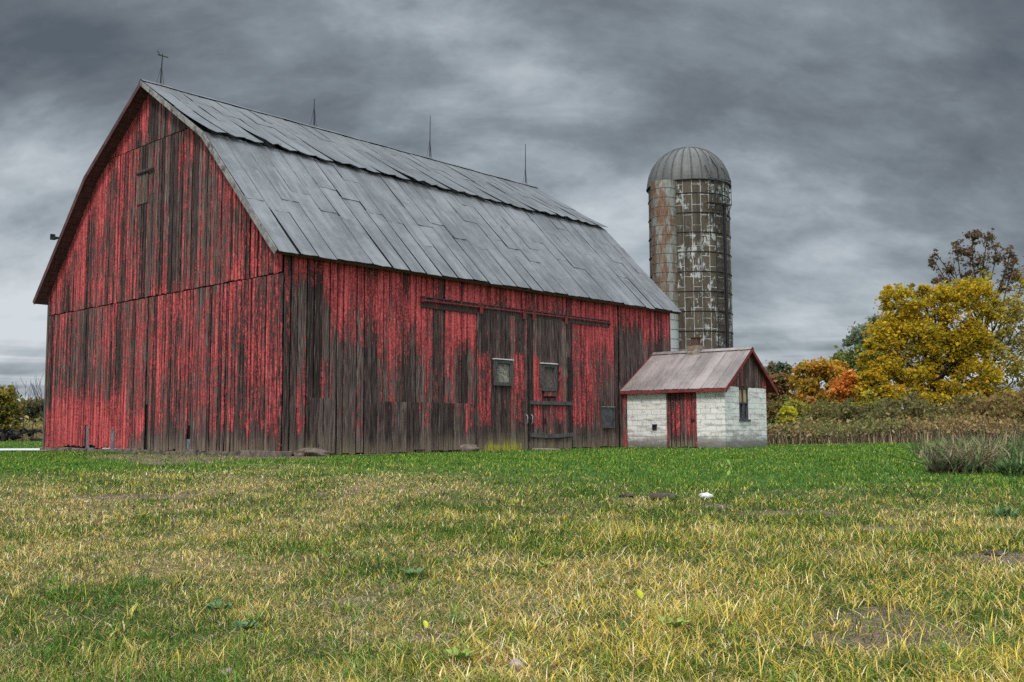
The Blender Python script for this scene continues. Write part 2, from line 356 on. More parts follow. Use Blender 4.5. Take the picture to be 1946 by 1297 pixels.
def lawn_weights(x, y):
    """mown green lawn, straw, dirt (0..1 each) at ground points"""
    nb = fbm(x*.35, y*.35, 3) - .5
    yb = np.interp(x, [-12, -9, -6.2, -4.5, -1.5, 0, 1.5, 3, 7], [18.3, 18.2, 20.3, 20.3, 19.0, 18.0, 16.2, 15.0, 14.8])
    mow = sstep(-3.4, 3.0, y - yb + nb*8)*.95
    st = (sstep(1.6, -2.5, x - .1*(y - 10)) * sstep(7.2, 10.5, y))*.62 + .2
    st = np.clip(st + (fbm(x*.9, y*.9, 9) - .5)*2.2, 0, 1)*(1 - mow)
    dirt = np.zeros_like(x)
    wob = (fbm(x*2.3, y*2.3, 21) - .5)*1.3
    for cx, cy, rx, ry in DIRT:
        r = np.sqrt(((x - cx)/rx)**2 + ((y - cy)/ry)**2); dirt = np.maximum(dirt, sstep(1.35, .55, r + wob))
    u, v = to_uv(x, y)
    px, py = x + wob*.5, y + wob*.8; ins = np.zeros(len(x), bool); M = len(BARE)
    for k in range(M):
        (xa, ya), (xb, yb_) = BARE[k], BARE[(k+1) % M]
        with np.errstate(divide='ignore', invalid='ignore'):
            ins ^= ((ya > py) != (yb_ > py)) & (px < (xb - xa)*(py - ya)/(yb_ - ya) + xa)
    dirt = np.maximum(dirt, ins*1.0)
    dirt = np.maximum(dirt, sstep(.5, .1, -v + wob*.4)*(u > -.5)*(u < BL + .5)*(v < .3))
    return mow, st, dirt
def ground_col(x, y):
    mow, st, dirt = lawn_weights(x, y)
    c = np.array([.105, .105, .04])[None]*np.ones((len(x), 1))
    c = c*(1 - st[:, None]) + np.array([.27, .205, .105])*st[:, None]
    c = c*(1 - mow[:, None]) + np.array([.07, .16, .028])*mow[:, None]
    c = c*(1 - dirt[:, None]) + np.array([.25, .175, .13])*dirt[:, None]
    return c*(.60 + .45*fbm(x*1.7, y*1.7, 40))[:, None]
def axis(parts):
    return np.unique(np.concatenate([np.arange(a, b, s) for a, b, s in parts] + [np.array([parts[-1][1]])]))
gx = axis([(-900, -100, 80), (-100, -30, 5), (-30, -12, .8), (-12, 12, .16), (12, 30, .8), (30, 100, 5), (100, 900, 80)])
gy = axis([(-60, 0, 5), (0, 4, .5), (4, 30, .13), (30, 60, .8), (60, 140, 5), (140, 1500, 80)])
X, Y = np.meshgrid(gx, gy); xf, yf = X.ravel(), Y.ravel()
near = (np.abs(xf) < 14) & (yf < 32)
zf = ground_z(xf, yf) + near*(fbm(xf*1.3, yf*1.3, 5) - .5)*.05
nx, ny = len(gx), len(gy)
ii = (np.arange(ny-1)[:, None]*nx + np.arange(nx-1)[None]).ravel()
gr = mesh_np('ground', np.stack([xf, yf, zf], 1), np.stack([ii, ii+1, ii+1+nx, ii+nx], 1), ground_col(xf, yf), GROUND)
gr.data.polygons.foreach_set('use_smooth', [True]*len(gr.data.polygons)); tag(gr, kind='structure')

# gravel drive on the left, passing behind the barn
GRAVEL = simple('pale gravel', (.42, .42, .40), (.72, .72, .70), 9, bump=.6, bd=.03)
mb = MB(); xs = np.linspace(-70, -9, 50); prev = None
for x in xs:
    w = .25*math.sin(x*1.3) + .15*math.sin(x*3.1)
    a = mb.vert((x, 35.6 + .02*x + w, .03)); b = mb.vert((x, 39.3 - .02*x + w*.7, .03))
    if prev: mb.face([prev[0], a, b, prev[1]])
    prev = (a, b)
tag(mb.build('gravel_drive', GRAVEL), kind='structure')

# ------------------------------------------------------------------ grass
def make_blades(x, y, L, w, lean, curve, col, seg=3, head=None, z0=None):
    N = len(x); h = rng.uniform(0, 2*np.pi, N) if head is None else head
    hx, hy = np.cos(h), np.sin(h)
    sx, sy = -hy, hx
    z = ground_z(x, y) if z0 is None else z0
    ts = np.linspace(0, 1, seg+1); V = np.zeros((N, seg+1, 2, 3))
    for k, t in enumerate(ts):
        r = L*(lean*t + curve*t*t*.75); zz = L*(t*np.sqrt(np.maximum(1 - lean**2, .05)) - curve*t*t*.62)
        ww = w*(1 - t**1.6)*.5 + w*.04
        for j, sg in enumerate((-1, 1)):
            V[:, k, j, 0] = x + hx*r + sx*ww*sg; V[:, k, j, 1] = y + hy*r + sy*ww*sg; V[:, k, j, 2] = z + np.maximum(zz, .004*k)
    V = V.reshape(-1, 3); M = (seg+1)*2
    b = (np.arange(N)*M)[:, None]
    Q = np.stack([np.stack([b[:, 0] + 2*k, b[:, 0] + 2*k+1, b[:, 0] + 2*k+3, b[:, 0] + 2*k+2], 1) for k in range(seg)], 1).reshape(-1, 4)
    return V, Q, np.repeat(col, M, 0)
PAL = np.array([[.026, .072, .012], [.072, .165, .024], [.19, .27, .045], [.58, .43, .075], [.64, .47, .19], [.76, .63, .38], [.18, .11, .055]])
def blade_set(N, y0, y1, seg):
    # even over the picture: density falls with distance
    t = rng.uniform(0, 1, N); y = (y0**-.55 + t*(y1**-.55 - y0**-.55))**(-1/.55)
    x = rng.uniform(-1, 1, N)*(.60*y + 1.6)
    k = 7
    cx, cy = np.repeat(x[::k], k)[:N], np.repeat(y[::k], k)[:N]
    r = .012*cy**.5*1.6; x = cx + rng.normal(0, 1, N)*r; y = cy + rng.normal(0, 1, N)*r
    mow, st, dirt = lawn_weights(x, y)
    u, v = to_uv(x, y)
    keep = (rng.uniform(0, 1, N) > dirt*.78) & ~((u > -.06) & (v > -.08) & (u < 19) & (v < 15))
    su, sv = u - 15.06, v
    keep &= ~((su > .0) & (su < 3.9) & (sv > -4.35) & (sv < .2))
    gyv = (x < -9) & (y > 35.6 + .02*x - .1) & (y < 39.3 - .02*x + .1); keep &= ~gyv
    x, y, mow, st, dirt = x[keep], y[keep], mow[keep], st[keep], dirt[keep]; N = len(x)
    yel = sstep(-1.0, 1.2, x + (fbm(x*.8, y*.8, 31) - .5)*3)*sstep(13.5, 11, y)
    P = np.zeros((N, 7))
    base = np.array([.30, .32, .15, .10, .08, .02, .03])
    Pm = np.array([.14, .42, .38, .045, .01, 0, .005]); Ps = np.array([.10, .14, .12, .20, .25, .10, .09]); Py = np.array([.24, .26, .20, .18, .08, .02, .02])
    P[:] = base
    P = P*(1 - yel[:, None]) + Py*yel[:, None]
    P = P*(1 - st[:, None]) + Ps*st[:, None]
    P = P*(1 - mow[:, None]) + Pm*mow[:, None]
    pat = fbm(x*2.2, y*2.2, 77) - .5
    P[:, :2] *= (1 + 3.4*pat)[:, None]; P[:, 3:6] *= (1 - 2.2*(fbm(x*3.1, y*3.1, 78) - .5))[:, None]; P = np.clip(P, 0.001, None)
    cs = np.cumsum(P/P.sum(1, keepdims=True), 1); idx = (rng.uniform(0, 1, N)[:, None] > cs).sum(1).clip(0, 6)
    col = PAL[idx]*rng.uniform(.6, 1.55, (N, 1))*rng.uniform(.90, 1.10, (N, 3))
    dead = idx >= 3
    L = rng.gamma(5, .0118, N)*(1 - .35*mow)*(1 - .35*st)*(1 + .5*(yel*dead)) + .018
    L *= .35 + 1.35*fbm(x*2.6, y*2.6, 55)
    w = np.maximum(.0032 + .003*(yel > .4)*(dead), y*.00055)*rng.uniform(.7, 1.4, N)
    lean = rng.uniform(.05, .75, N) + .2*dead; lean = np.minimum(lean, .95)
    curve = rng.uniform(.05, .55, N) + .35*dead*rng.uniform(0, 1, N)
    return make_blades(x, y, L, w, lean, curve, col, seg)
def join(parts):
    V, Q, C = [], [], []; o = 0
    for v, q, c in parts: V.append(v); Q.append(q + o); C.append(c); o += len(v)
    return np.concatenate(V), np.concatenate(Q), np.concatenate(C)
parts = [blade_set(290000, 4.2, 11, 3), blade_set(230000, 10, 24, 2), blade_set(170000, 22, 80, 2)]
# long arching blades of the coarse grass
N = 17000
y = 4.6 + 9.5*rng.uniform(0, 1, N)**1.3; x = rng.uniform(-.9, 1.05, N)*(.6*y)
x, y = np.repeat(x[::5], 5)[:N] + rng.normal(0, .03, N), np.repeat(y[::5], 5)[:N] + rng.normal(0, .03, N)
k = rng.uniform(0, 1, N) < .12 + .88*sstep(-1.2, 1.5, x)
mow, st, dirt = lawn_weights(x, y); k &= (dirt < .6) & (mow < .5); x, y = x[k], y[k]; N = len(x)
ci = rng.choice(7, N, p=[.04, .10, .12, .38, .26, .07, .03])
parts.append(make_blades(x, y, rng.uniform(.07, .155, N), rng.uniform(.006, .0115, N), rng.uniform(.25, .93, N), rng.uniform(.4, .95, N), PAL[ci]*rng.uniform(.8, 1.3, (N, 1)), 5))
# matted dead thatch lying between the blades
N = 90000
t = rng.uniform(0, 1, N); y = (4.2**-.6 + t*(19**-.6 - 4.2**-.6))**(-1/.6); x = rng.uniform(-1, 1, N)*(.58*y + 1)
mow, st, dirt = lawn_weights(x, y); k = (rng.uniform(0, 1, N) < .35 + .65*st) & (mow < .5); x, y = x[k], y[k]; N = len(x)
ci = rng.choice(4, N, p=[.35, .25, .25, .15]); tp = np.array([[.50, .37, .20], [.36, .24, .14], [.62, .50, .30], [.14, .09, .06]])
parts.append(make_blades(x, y, rng.uniform(.03, .10, N), np.maximum(.0035, y*.0005)*rng.uniform(.7, 1.4, N), rng.uniform(.93, .985, N), rng.uniform(0, .25, N), tp[ci]*rng.uniform(.7, 1.25, (N, 1)), 2, z0=ground_z(x, y) + rng.uniform(.008, .03, N)))
# taller tufts: bright green and straw ones scattered through the sward
tx_, ty_, tc_, tl_ = [], [], [], []
for k in range(210):
    y0 = 4.7 + 9*rng.uniform()**1.5; x0 = rng.uniform(-.95, .95)*(.55*y0 + .4); m_ = int(rng.integers(10, 26)); kind = rng.uniform()
    mw, st_, di = lawn_weights(np.array([x0]), np.array([y0]))
    if di[0] > .5: continue
    tx_.append(x0 + rng.normal(0, .022, m_)); ty_.append(y0 + rng.normal(0, .022, m_)); tl_.append(rng.uniform(.07, .17, m_)*(1.1 if y0 < 8 else .9))
    base = np.array([.12, .24, .05]) if kind < .45 else np.array([.30, .36, .07]) if kind < .7 else np.array([.58, .46, .14])
    tc_.append(base*rng.uniform(.7, 1.35, (m_, 1)))
tx_, ty_, tc_, tl_ = map(np.concatenate, (tx_, ty_, tc_, tl_)); N = len(tx_)
parts.append(make_blades(tx_, ty_, tl_, rng.uniform(.005, .010, N), rng.uniform(.15, .9, N), rng.uniform(.2, .9, N), tc_, 5))
g = mesh_np('grass', *join(parts), BLADE); tag(g, kind='stuff', label='patchy lawn of green, yellow and straw coloured grass', cat='grass')

# ------------------------------------------------------------------ barn
barn = empty('barn', O, YAW, 'big weathered red barn with peeling paint and grey gambrel roof', 'barn')
G_O, E_O, HE, HK, HR, VK, F_O = .43, .347, 5.372, 9.288, 11.737, 3.417, .321
PROF = [(-E_O, HE), (VK, HK), (BW/2, HR), (BW - VK, HK), (BW + E_O, HE)]
def roof_z(v):
    return float(np.interp(v, [p[0] for p in PROF], [p[1] for p in PROF]))
def bump2(s, z, s0, s1, z0, z1, amt, soft=.35):
    return amt*float(sstep(s0 - soft, s0 + soft, s)*sstep(s1 + soft, s1 - soft, s)*sstep(z0 - soft, z0 + soft, z)*sstep(z1 + soft, z1 - soft, z))
def cov_long(u, z):
    wob = (vnoise(u*1.6, 3.0, 4) - .5)*1.9
    c = .265 + .56*float(sstep(3.45, 5.0, z + wob)) + .16*(fbm(u*1.4, z*.6, 19) - .5)
    c += bump2(u, z, 1.9, 5.4, 2.9, 5, .22) + bump2(u, z, 0, 1.5, 0, 4.6, -.10) + bump2(u, z, .9, 1.6, 1.6, 2.6, .30)
    c += bump2(u, z, 5.3, 6.9, 2.2, 4.2, .12) + bump2(u, z, 6.2, 7.3, 3.2, 5, .3) + bump2(u, z, 3.0, 4.4, 2.4, 4, .12)
    c += bump2(u, z, 12.0, 13.7, .8, 5, .42) + bump2(u, z, 13.7, 14.9, 2.2, 5, .20) + bump2(u, z, 15, 18.6, 0, 4.4, -.16) + bump2(u, z, 15, 18.6, 4.5, 5.6, .1)
    c += bump2(u, z, .5, .9, .5, 1.9, .35, .2) + bump2(u, z, 6.6, 7.2, .7, 1.5, .35, .15) + bump2(u, z, 2.5, 2.8, .3, 1.0, .25, .1)
    return c - .35*float(sstep(.75, .15, z))
def cov_gable(v, z):
    c = .51 + .34*(fbm(v*.55, z*.28, 61) - .5)
    c -= .24*math.exp(-((v - 6.6)/1.5)**2)*float(sstep(4.6, 6.5, z)) + .12*math.exp(-((v - 3.9)/.9)**2)*float(sstep(4.8, 6, z))
    c += bump2(v, z + 1.1*(vnoise(v*2.2, 7, 3) - .5), 8.2, 14.6, -.6, 1.7, .36, .45) + bump2(v, z, 7.0, 8.3, -.2, 1.2, .2, .2)
    c += bump2(v, z, -.2, 3.4, .6, 4.9, .17) + bump2(v, z, -.2, 3.2, 4.9, 9, .12) + bump2(v, z, 4.4, 6.8, 2.4, 5.0, .18) + bump2(v, z, 9, 14.6, 1.7, 3.0, -.12)
    edge = roof_z(v) - z
    c += .32*float(sstep(1.5, .2, edge))*(1.0 if v > 7.2 else .45) + bump2(v, z, 9.0, 13.5, 5.0, 8.6, .10)
    return c - .5*float(sstep(.85, .2, z))*float(sstep(8.6, 7.4, v))
def damp_of(s, z, edge=.62): return float(sstep(edge + .5*(vnoise(s*2.6, 1, 8) - .5), .05, z))*.8
def boards(mb, to3, s0, s1, zb, zt, cov, wid=(.2, .3), th=.024, gap=.030, off=0., step=.22, moss=None, seed=0, jit=.006, ragged=.03, damp=damp_of, top_rag=0.0):
    rr = random.Random(seed); s = s0
    while s < s1 - .03:
        w = rr.uniform(*wid); e = min(s + w, s1)
        if s1 - e < .08: e = s1
        a, b = s + gap*rr.uniform(.15, 1.0)*(2.0 if rr.random() < .12 else 1), e - gap*rr.uniform(.1, .8)
        sd = rr.uniform(0, 60); o = off + rr.uniform(0, jit); tilt = rr.uniform(-.008, .010)
        z0 = zb(.5*(a+b)) + rr.uniform(-ragged, ragged); za, zc = zt(a) - rr.uniform(0, top_rag), zt(b) - rr.uniform(0, top_rag)
        sk = rr.uniform(-.004, .004)
        nl = max(1, int((max(za, zc) - z0)/step)); rings = []
        for k in range(nl+1):
            f = k/nl; ring = []
            for (sx, ztop) in ((a + sk*f, za), (b + sk*f, zc)):
                z = z0 + (ztop - z0)*f
                for oo in (o + th + tilt*(1-f), o):
                    c = cov(.5*(a+b), z); mo = moss(sx, z) if moss else 0
                    ring.append(mb.vert(to3(sx, oo, z), (sx, z, sd), (c, damp(sx, z), mo)))
            rings.append([ring[0], ring[2], ring[3], ring[1]])
        for k in range(nl):
            for j in range(4): mb.face([rings[k][j], rings[k][(j+1) % 4], rings[k+1][(j+1) % 4], rings[k+1][j]])
        mb.face(rings[0]); mb.face(rings[-1][::-1])
        s = e
longw = lambda s, o, z: (s, -o, z)
gabw = lambda s, o, z: (-o, s, z)
def moss_long(u, z):
    m = bump2(u, z, .55, .95, -.3, .30, 1.1, .12) + bump2(u, z, 1.9, 2.5, -.3, .22, .5, .12) + bump2(u, z, 2.75, 3.0, -.3, .25, .5, .1) + bump2(u, z, 6.6, 7.1, -.3, .2, .4, .12)
    return min(m, 1.0)
# long side wall: boards over an added near black backing that darkens the gaps
mb = MB()
boards(mb, longw, .0, 14.93, lambda s: (.02 if s > 7 else .03) + (.06 if 5.6 < s < 7.2 else 0), lambda s: 5.62, cov_long, seed=1, moss=moss_long, ragged=.05)
boards(mb, longw, 14.95, BL, lambda s: .04, lambda s: 5.62, cov_long, seed=2, ragged=.04, off=.012)
boards(mb, longw, 3.3, 4.35, lambda s: .0, lambda s: 1.50, lambda u, z: cov_long(u, z) - .05, seed=3, off=.034, moss=moss_long, ragged=.05)
boards(mb, longw, 4.6, 7.2, lambda s: .07, lambda s: 1.50, lambda u, z: cov_long(u, z) - .02, seed=4, off=.036, moss=moss_long, ragged=.06)
boards(mb, longw, .85, 1.72, lambda s: -.03, lambda s: 1.56, lambda u, z: .02, seed=5, off=.036, moss=moss_long, ragged=.05)
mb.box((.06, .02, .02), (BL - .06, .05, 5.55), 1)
mb.build('side_wall', [SIDING, DARK], barn)
# gable wall: three tiers of boards
mb = MB()
brk = {1: .75, 2: .42}
def gb_bot(v):
    if 10.93 < v < 11.12: return .88
    if 9.20 < v < 9.38: return .74
    if 6.98 < v < 7.10: return 1.5
    if 4.5 < v < 4.72: return .8
    return .10 + .10*float(sstep(3, 0.5, abs(v - 11.5))) + .06*(vnoise(v*3, 2, 3) - .5) - .08*float(sstep(5, 0, v))
boards(mb, gabw, .0, BW, gb_bot, lambda v: 4.85, cov_gable, (.13, .24), gap=.040, seed=11, ragged=.05, off=.0, top_rag=.02)
boards(mb, gabw, .0, BW, lambda v: 4.875, lambda v: min(roof_z(v) - .10, 9.80), cov_gable, (.13, .25), gap=.036, seed=12, ragged=.02, off=.014, damp=lambda s, z: 0, top_rag=.0)
vv = 3.0
boards(mb, gabw, 4.42, BW - 4.42, lambda v: 9.82, lambda v: max(roof_z(v) - .10, 9.83), cov_gable, (.15, .29), seed=13, ragged=.008, off=.024, damp=lambda s, z: 0)
ids = [mb.vert((.05, v, z)) for v, z in ((.06, .15), (.06, 5.5), (VK, HK - .2), (BW/2, HR - .2), (BW - VK, HK - .2), (BW - .06, 5.5), (BW - .06, .15))]
mb.face(ids, 1)
mb.build('gable_wall', [SIDING, DARK], barn, recalc=True)
# far walls
mb = MB()
boards(mb, lambda s, o, z: (s, BW + o, z), 0, BL, lambda s: .1, lambda s: 5.6, lambda u, z: .5, (.25, .4), step=.8, seed=21)
boards(mb, lambda s, o, z: (BL + o, s, z), .0, BW, lambda s: .05, lambda v: roof_z(v) - .12, lambda u, z: .5, (.25, .4), step=.8, seed=22)
mb.build('rear_wall', SIDING, barn)
# patches behind the broken board ends
PATCH = simple('blue grey patch', (.09, .10, .115), (.17, .18, .195), 6)
for a, b in (((-.012, 10.90, .1), (.012, 11.14, .95)), ((-.012, 9.17, .02), (.012, 9.41, .8)), ((-.006, 4.5, .05), (.012, 4.72, .45))):
    mb = MB(); mb.box(a, b); mb.build('patch_board', PATCH, barn)
# corner boards and footing
mb = MB()
for a, b in (((-.052, -.052, .05), (-.028, .10, 4.84)),):
    P = lambda p: (p[1], p[2], 3.3)
    mb.box(a, b, 0, P, (.62, .0, 0))
mb.build('corner_board', SIDING, barn)
mb = MB()
mb.box((-.05, BW - .1, .0), (-.026, BW + .03, 5.3), 0, lambda p: (p[1], p[2], 9.1), (.12, .2, 0))
mb.build('corner_board', SIDING, barn)
mb = MB(); rr = random.Random(5); v = -.1
while v < BW:
    w = rr.uniform(.45, .9); o = rr.uniform(-.02, .05)
    mb.box((-.03 - o, v, -.2), (.3, v + w - .02, .10 + rr.uniform(.0, .06)), 0); v += w
u = 0
while u < 15:
    w = rr.uniform(.5, 1.1); mb.box((u, .03, -.2), (u + w - .02, .3, .10 + rr.uniform(0, .04)), 0); u += w
mb.build('foundation', CONC, barn, bevel=.02)
# roof deck, soffits and rake boards
mb = MB()
def off_prof(dd):
    out = []
    for k, (v, z) in enumerate(PROF):
        a = Vector(PROF[max(k-1, 0)]); b = Vector(PROF[min(k+1, 4)]); t = (b - a).normalized() if 0 < k < 4 else (Vector(PROF[1]) - Vector(PROF[0])).normalized() if k == 0 else (Vector(PROF[4]) - Vector(PROF[3])).normalized()
        nn = Vector((t.y, -t.x)); out.append((v + nn.x*dd, z + nn.y*dd))
    return out
po, pi = off_prof(.03), off_prof(.13)
NB = 40
us = np.linspace(-G_O, BL + F_O, NB)
top = [[mb.vert((u, v, z)) for v, z in po] for u in us]; bot = [[mb.vert((u, v, z)) for v, z in pi] for u in us]
for i in range(NB-1):
    for k in range(4):
        mb.face([top[i][k], top[i+1][k], top[i+1][k+1], top[i][k+1]], 1); mb.face([bot[i][k], bot[i][k+1], bot[i+1][k+1], bot[i+1][k]], 0)
    mb.face([top[i][0], bot[i][0], bot[i+1][0], top[i+1][0]], 0); mb.face([top[i][4], top[i+1][4], bot[i+1][4], bot[i][4]], 0)
for i in (0, NB-1):
    for k in range(4): mb.face([top[i][k], top[i][k+1], bot[i][k+1], bot[i][k]], 2)
p0, p1 = off_prof(.0), off_prof(.17)
for k in range(4):     # rake boards
    for uu in (-G_O - .03, BL + F_O + .003):
        A = [(uu, *p1[k]), (uu + .027, *p1[k]), (uu + .027, *p1[k+1]), (uu, *p1[k+1]), (uu, *p0[k]), (uu + .027, *p0[k]), (uu + .027, *p0[k+1]), (uu, *p0[k+1])]
        mb.hexa(A, 2 if k < 2 else 0)
rr = random.Random(77)      # soffit lath under the left overhang
for k in (2, 3):
    a, b = np.array(pi[k]), np.array(pi[k+1]); Ln = np.linalg.norm(b - a); t = (b - a)/Ln; nn = np.array([t[1], -t[0]])
    q = 0
    while q < Ln - .1:
        q1 = min(q + rr.uniform(.2, .3), Ln); A = a + t*(q + .012); B = a + t*(q1 - .012); h = .012 + rr.uniform(0, .012)
        mb.hexa([(-G_O + .0, *A), (.0, *A), (.0, *B), (-G_O + .0, *B), (-G_O, *(A + nn*h)), (.0, *(A + nn*h)), (.0, *(B + nn*h)), (-G_O, *(B + nn*h))], 0); q = q1
roof = mb.build('roof', [SOFFIT, DARK, TRIM], barn, recalc=False)
def sheeting(name, A, B, width, laps, m, seed, over=0.0, lift=.02, gapw=.014, ragged=.03, wedge=.22, curl=0.0, lap_lift=None):
    """metal sheets on the slope from eave A to top B (v, z), in strips of 'width' along u"""
    mb = MB(); rr = random.Random(seed); A = np.array(A, float); B = np.array(B, float); Ln = np.linalg.norm(B - A); t = (B - A)/Ln
    nn = np.array([-t[1], t[0]]);  nn = nn if nn[1] > 0 else -nn
    u = -G_O; i = 0; uend = BL + F_O
    while u < uend - .05:
        w = width*rr.uniform(.93, 1.07); e = min(u + w, uend)
        if uend - e < .25: e = uend
        ls = [-over + rr.uniform(-ragged, ragged)] + [Ln*(q + rr.uniform(-.045, .045)) for q in laps[i % len(laps)]] + [Ln]
        for k in range(len(ls)-1):
            ta, tb = ls[k], ls[k+1] + (.10 if k < len(ls)-2 else 0)
            sd = rr.uniform(0, 50); g0 = gapw*rr.uniform(.2, 1.0); g1 = gapw*rr.uniform(.2, 1.0); sk = rr.uniform(-.012, .012)
            if rr.random() < wedge: g0 += rr.uniform(.02, .05)
            hl = (lift if (k == 0 or lap_lift is None) else lap_lift)*rr.uniform(.3, 1.6) + (curl*rr.random()**2 if k == 0 else 0); hside = rr.uniform(-.008, .012); hs2 = rr.uniform(-.006, .006)
            nr, nc = 7, 4; grid = []
            for r in range(nr+1):
                f = r/nr; tt = ta + (tb - ta)*f; row = []
                for c in range(nc+1):
                    q = c/nc; ea = u + g0*(1-f) + sk*(1-f); eb = e - g1 + sk*(1-f)*.6
                    uu = ea + (eb - ea)*q
                    h = .012 + hl*(1-f)**2.2*(.5 + .5*abs(2*q - 1)) + hside*(q - .5) + .004*math.sin(3*f + sd) + .004*math.sin(9*q + sd) + hs2*math.sin(5*f)
                    h = max(h, .004 + (.012 if f > .9 else 0)*0)
                    dt = (rr.uniform(-.012, .012) if r == 0 else 0) + (.02*(vnoise(uu*5, seed, 2) - .5) if r == 0 else 0)
                    p = A + t*(tt + dt) + nn*h
                    row.append(mb.vert((uu, p[0], p[1]), (uu, tt, sd)))
                grid.append(row)
            for r in range(nr):
                for c in range(nc): mb.face([grid[r][c], grid[r][c+1], grid[r+1][c+1], grid[r+1][c]])
            # turned-down lower lip gives each sheet its thickness
            lip = []
            for c in range(nc+1):
                vx = mb.v[grid[0][c]]; lip.append(mb.vert((vx[0], vx[1] - nn[0]*(.016 if k == 0 else .012), vx[2] - nn[1]*(.016 if k == 0 else .012)), mb.sc[grid[0][c]]))
            for c in range(nc): mb.face([grid[0][c], lip[c], lip[c+1], grid[0][c+1]])
        u = e; i += 1
    return mb.build(name, m, roof, recalc=False)
LAPS = [(.42,), (.66, .30), (.74, .50), (.57,), (.80, .44), (.36, .70), (.62,), (.50, .84)]
sheeting('lower_sheeting', PROF[0], PROF[1], .66, LAPS, ROOF, 31, over=.05, lift=.02, ragged=.04, gapw=.030, lap_lift=.012)
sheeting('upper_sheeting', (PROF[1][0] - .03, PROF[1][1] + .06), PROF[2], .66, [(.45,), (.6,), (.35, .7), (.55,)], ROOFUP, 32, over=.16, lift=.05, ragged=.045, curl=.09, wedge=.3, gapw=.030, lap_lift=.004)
sheeting('lower_sheeting', PROF[4], PROF[3], .66, LAPS, ROOF, 33, over=.05)
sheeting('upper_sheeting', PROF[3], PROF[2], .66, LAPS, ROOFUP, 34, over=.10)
mb = MB()
for a, b in ((BW/2 - .14, BW/2), (BW/2, BW/2 + .14)):
    zz = lambda v: HR + .055 - abs(v - BW/2)*.62
    prev = None
    for k, u in enumerate(np.linspace(-G_O - .02, BL + F_O, 26)):
        du = .01*math.sin(k*2.1)
        q = (mb.vert((u, a, zz(a) + du), (u, a, k*1.3)), mb.vert((u, b, zz(b) + du), (u, b, k*1.3)))
        if prev: mb.face([prev[0], q[0], q[1], prev[1]])
        prev = q
mb.build('ridge_cap', ROOFUP, roof, recalc=False)
def rod(u, h, legs, top=False, lean=0.0):
    mb = MB(); v = BW/2; z = HR + .05
    mb.tube([(u, v, z + .05), (u + lean*.5, v, z + h*.5), (u + lean, v, z + h)], [.022, .02, .014], 6)
    for k in range(3):
        a = 2*math.pi*k/3 + .4; mb.tube([(u + .17*math.cos(a), v + .10*math.sin(a), z - .06 - .06*abs(math.sin(a))), (u + lean*.35, v, z + legs)], .007, 5)
    if top:
        mb.tube([(u + lean - .10, v + .12, z + h - .02), (u + lean + .12, v - .14, z + h - .12)], .018, 5)
        mb.tube([(u + lean - .05, v + .03, z + h - .06), (u + lean - .16, v + .05, z + h + .07)], .014, 5)
    return mb.build('lightning_rod', IRON, roof)
rod(.22, 1.02, .60, True, .04); rod(6.25, 1.02, .75); rod(12.05, 1.78, .75, lean=.02); rod(18.0, 1.85, .8)
# stray bracket on the far eave
mb = MB(); mb.box((-.35, 13.33, 7.52), (-.2, 13.75, 7.58)); mb.box((-.35, 13.66, 7.55), (-.2, 13.75, 7.72)); mb.build('roof_bracket', IRON, roof)
# gable: loft door outline and dark bar
mb = MB()
def cov_loft(v, z): return .17
boards(mb, gabw, 7.28, 8.0, lambda v: 7.9, lambda v: 9.0, cov_loft, (.15, .22), seed=41, off=.045, ragged=.01, damp=lambda s, z: .15)
loft = mb.build('loft_door', SIDING, barn)
mb = MB(); mb.box((-.12, 6.9, 8.88), (-.082, 8.0, 8.94)); mb.build('bar', IRON, loft)
# door track with brackets
mb = MB()
mb.box((4.9, -.065, 4.36), (7.25, -.03, 4.66), 0, lambda p: (p[0], p[2], 1.0), (.28, 0, 0))
mb.box((7.25, -.065, 4.44), (14.36, -.03, 4.68), 0, lambda p: (p[0], p[2], 5.0), (.22, 0, 0))
mb.tube([(4.92, -.12, 4.56), (7.3, -.12, 4.57), (9.7, -.12, 4.585), (12, -.12, 4.60), (14.36, -.12, 4.60)], .028, 8, 1)
mb.box((4.9, -.09, 4.675), (14.36, -.028, 4.70), 2)
for u in np.linspace(5.0, 14.3, 25): mb.box((u - .018, -.135, 4.55), (u + .018, -.066, 4.69), 1)
mb.box((4.88, -.14, 4.52), (4.94, -.03, 4.64), 1); mb.box((14.32, -.14, 4.52), (14.38, -.03, 4.64), 1)
mb.build('door_track', [SIDING, REDTRIM, OLDWOOD], barn)
# sliding doors
def cov_d1(u, z):
    c = .20 + bump2(u, z, 7.35, 7.95, .8, 3.15, .62, .16) + bump2(u, z, 8.95, 9.55, .8, 3.2, .52, .18) + bump2(u, z, 8.1, 8.4, 2.9, 3.2, .3, .1) + bump2(u, z, 8.0, 8.9, .6, 2.0, .16, .2)
    return c + bump2(u, z, 7.3, 9.7, 3.3, 4.4, .10) - .5*float(sstep(.7, .2, z))
def cov_d2(u, z):
    c = .17 + bump2(u, z, 10.02, 10.35, .7, 3.1, .6, .10) + bump2(u, z, 11.2, 11.5, 1.0, 3.1, .55, .12) + bump2(u, z, 11.65, 11.95, 2.0, 2.8, .45, .1) + bump2(u, z, 10.4, 11.2, 2.95, 3.15, .2, .1)
    return c + bump2(u, z, 10.5, 12, .6, 1.9, .17, .2) + bump2(u, z, 9.7, 12, 3.3, 4.4, .06) - .4*float(sstep(.6, .2, z))
def moss_door(u, z): return min(1.2, bump2(u, z, 7.7, 9.3, -.3, .32, 1.25, .2) + bump2(u, z, 7.3, 9.7, -.3, .22, .45, .15))
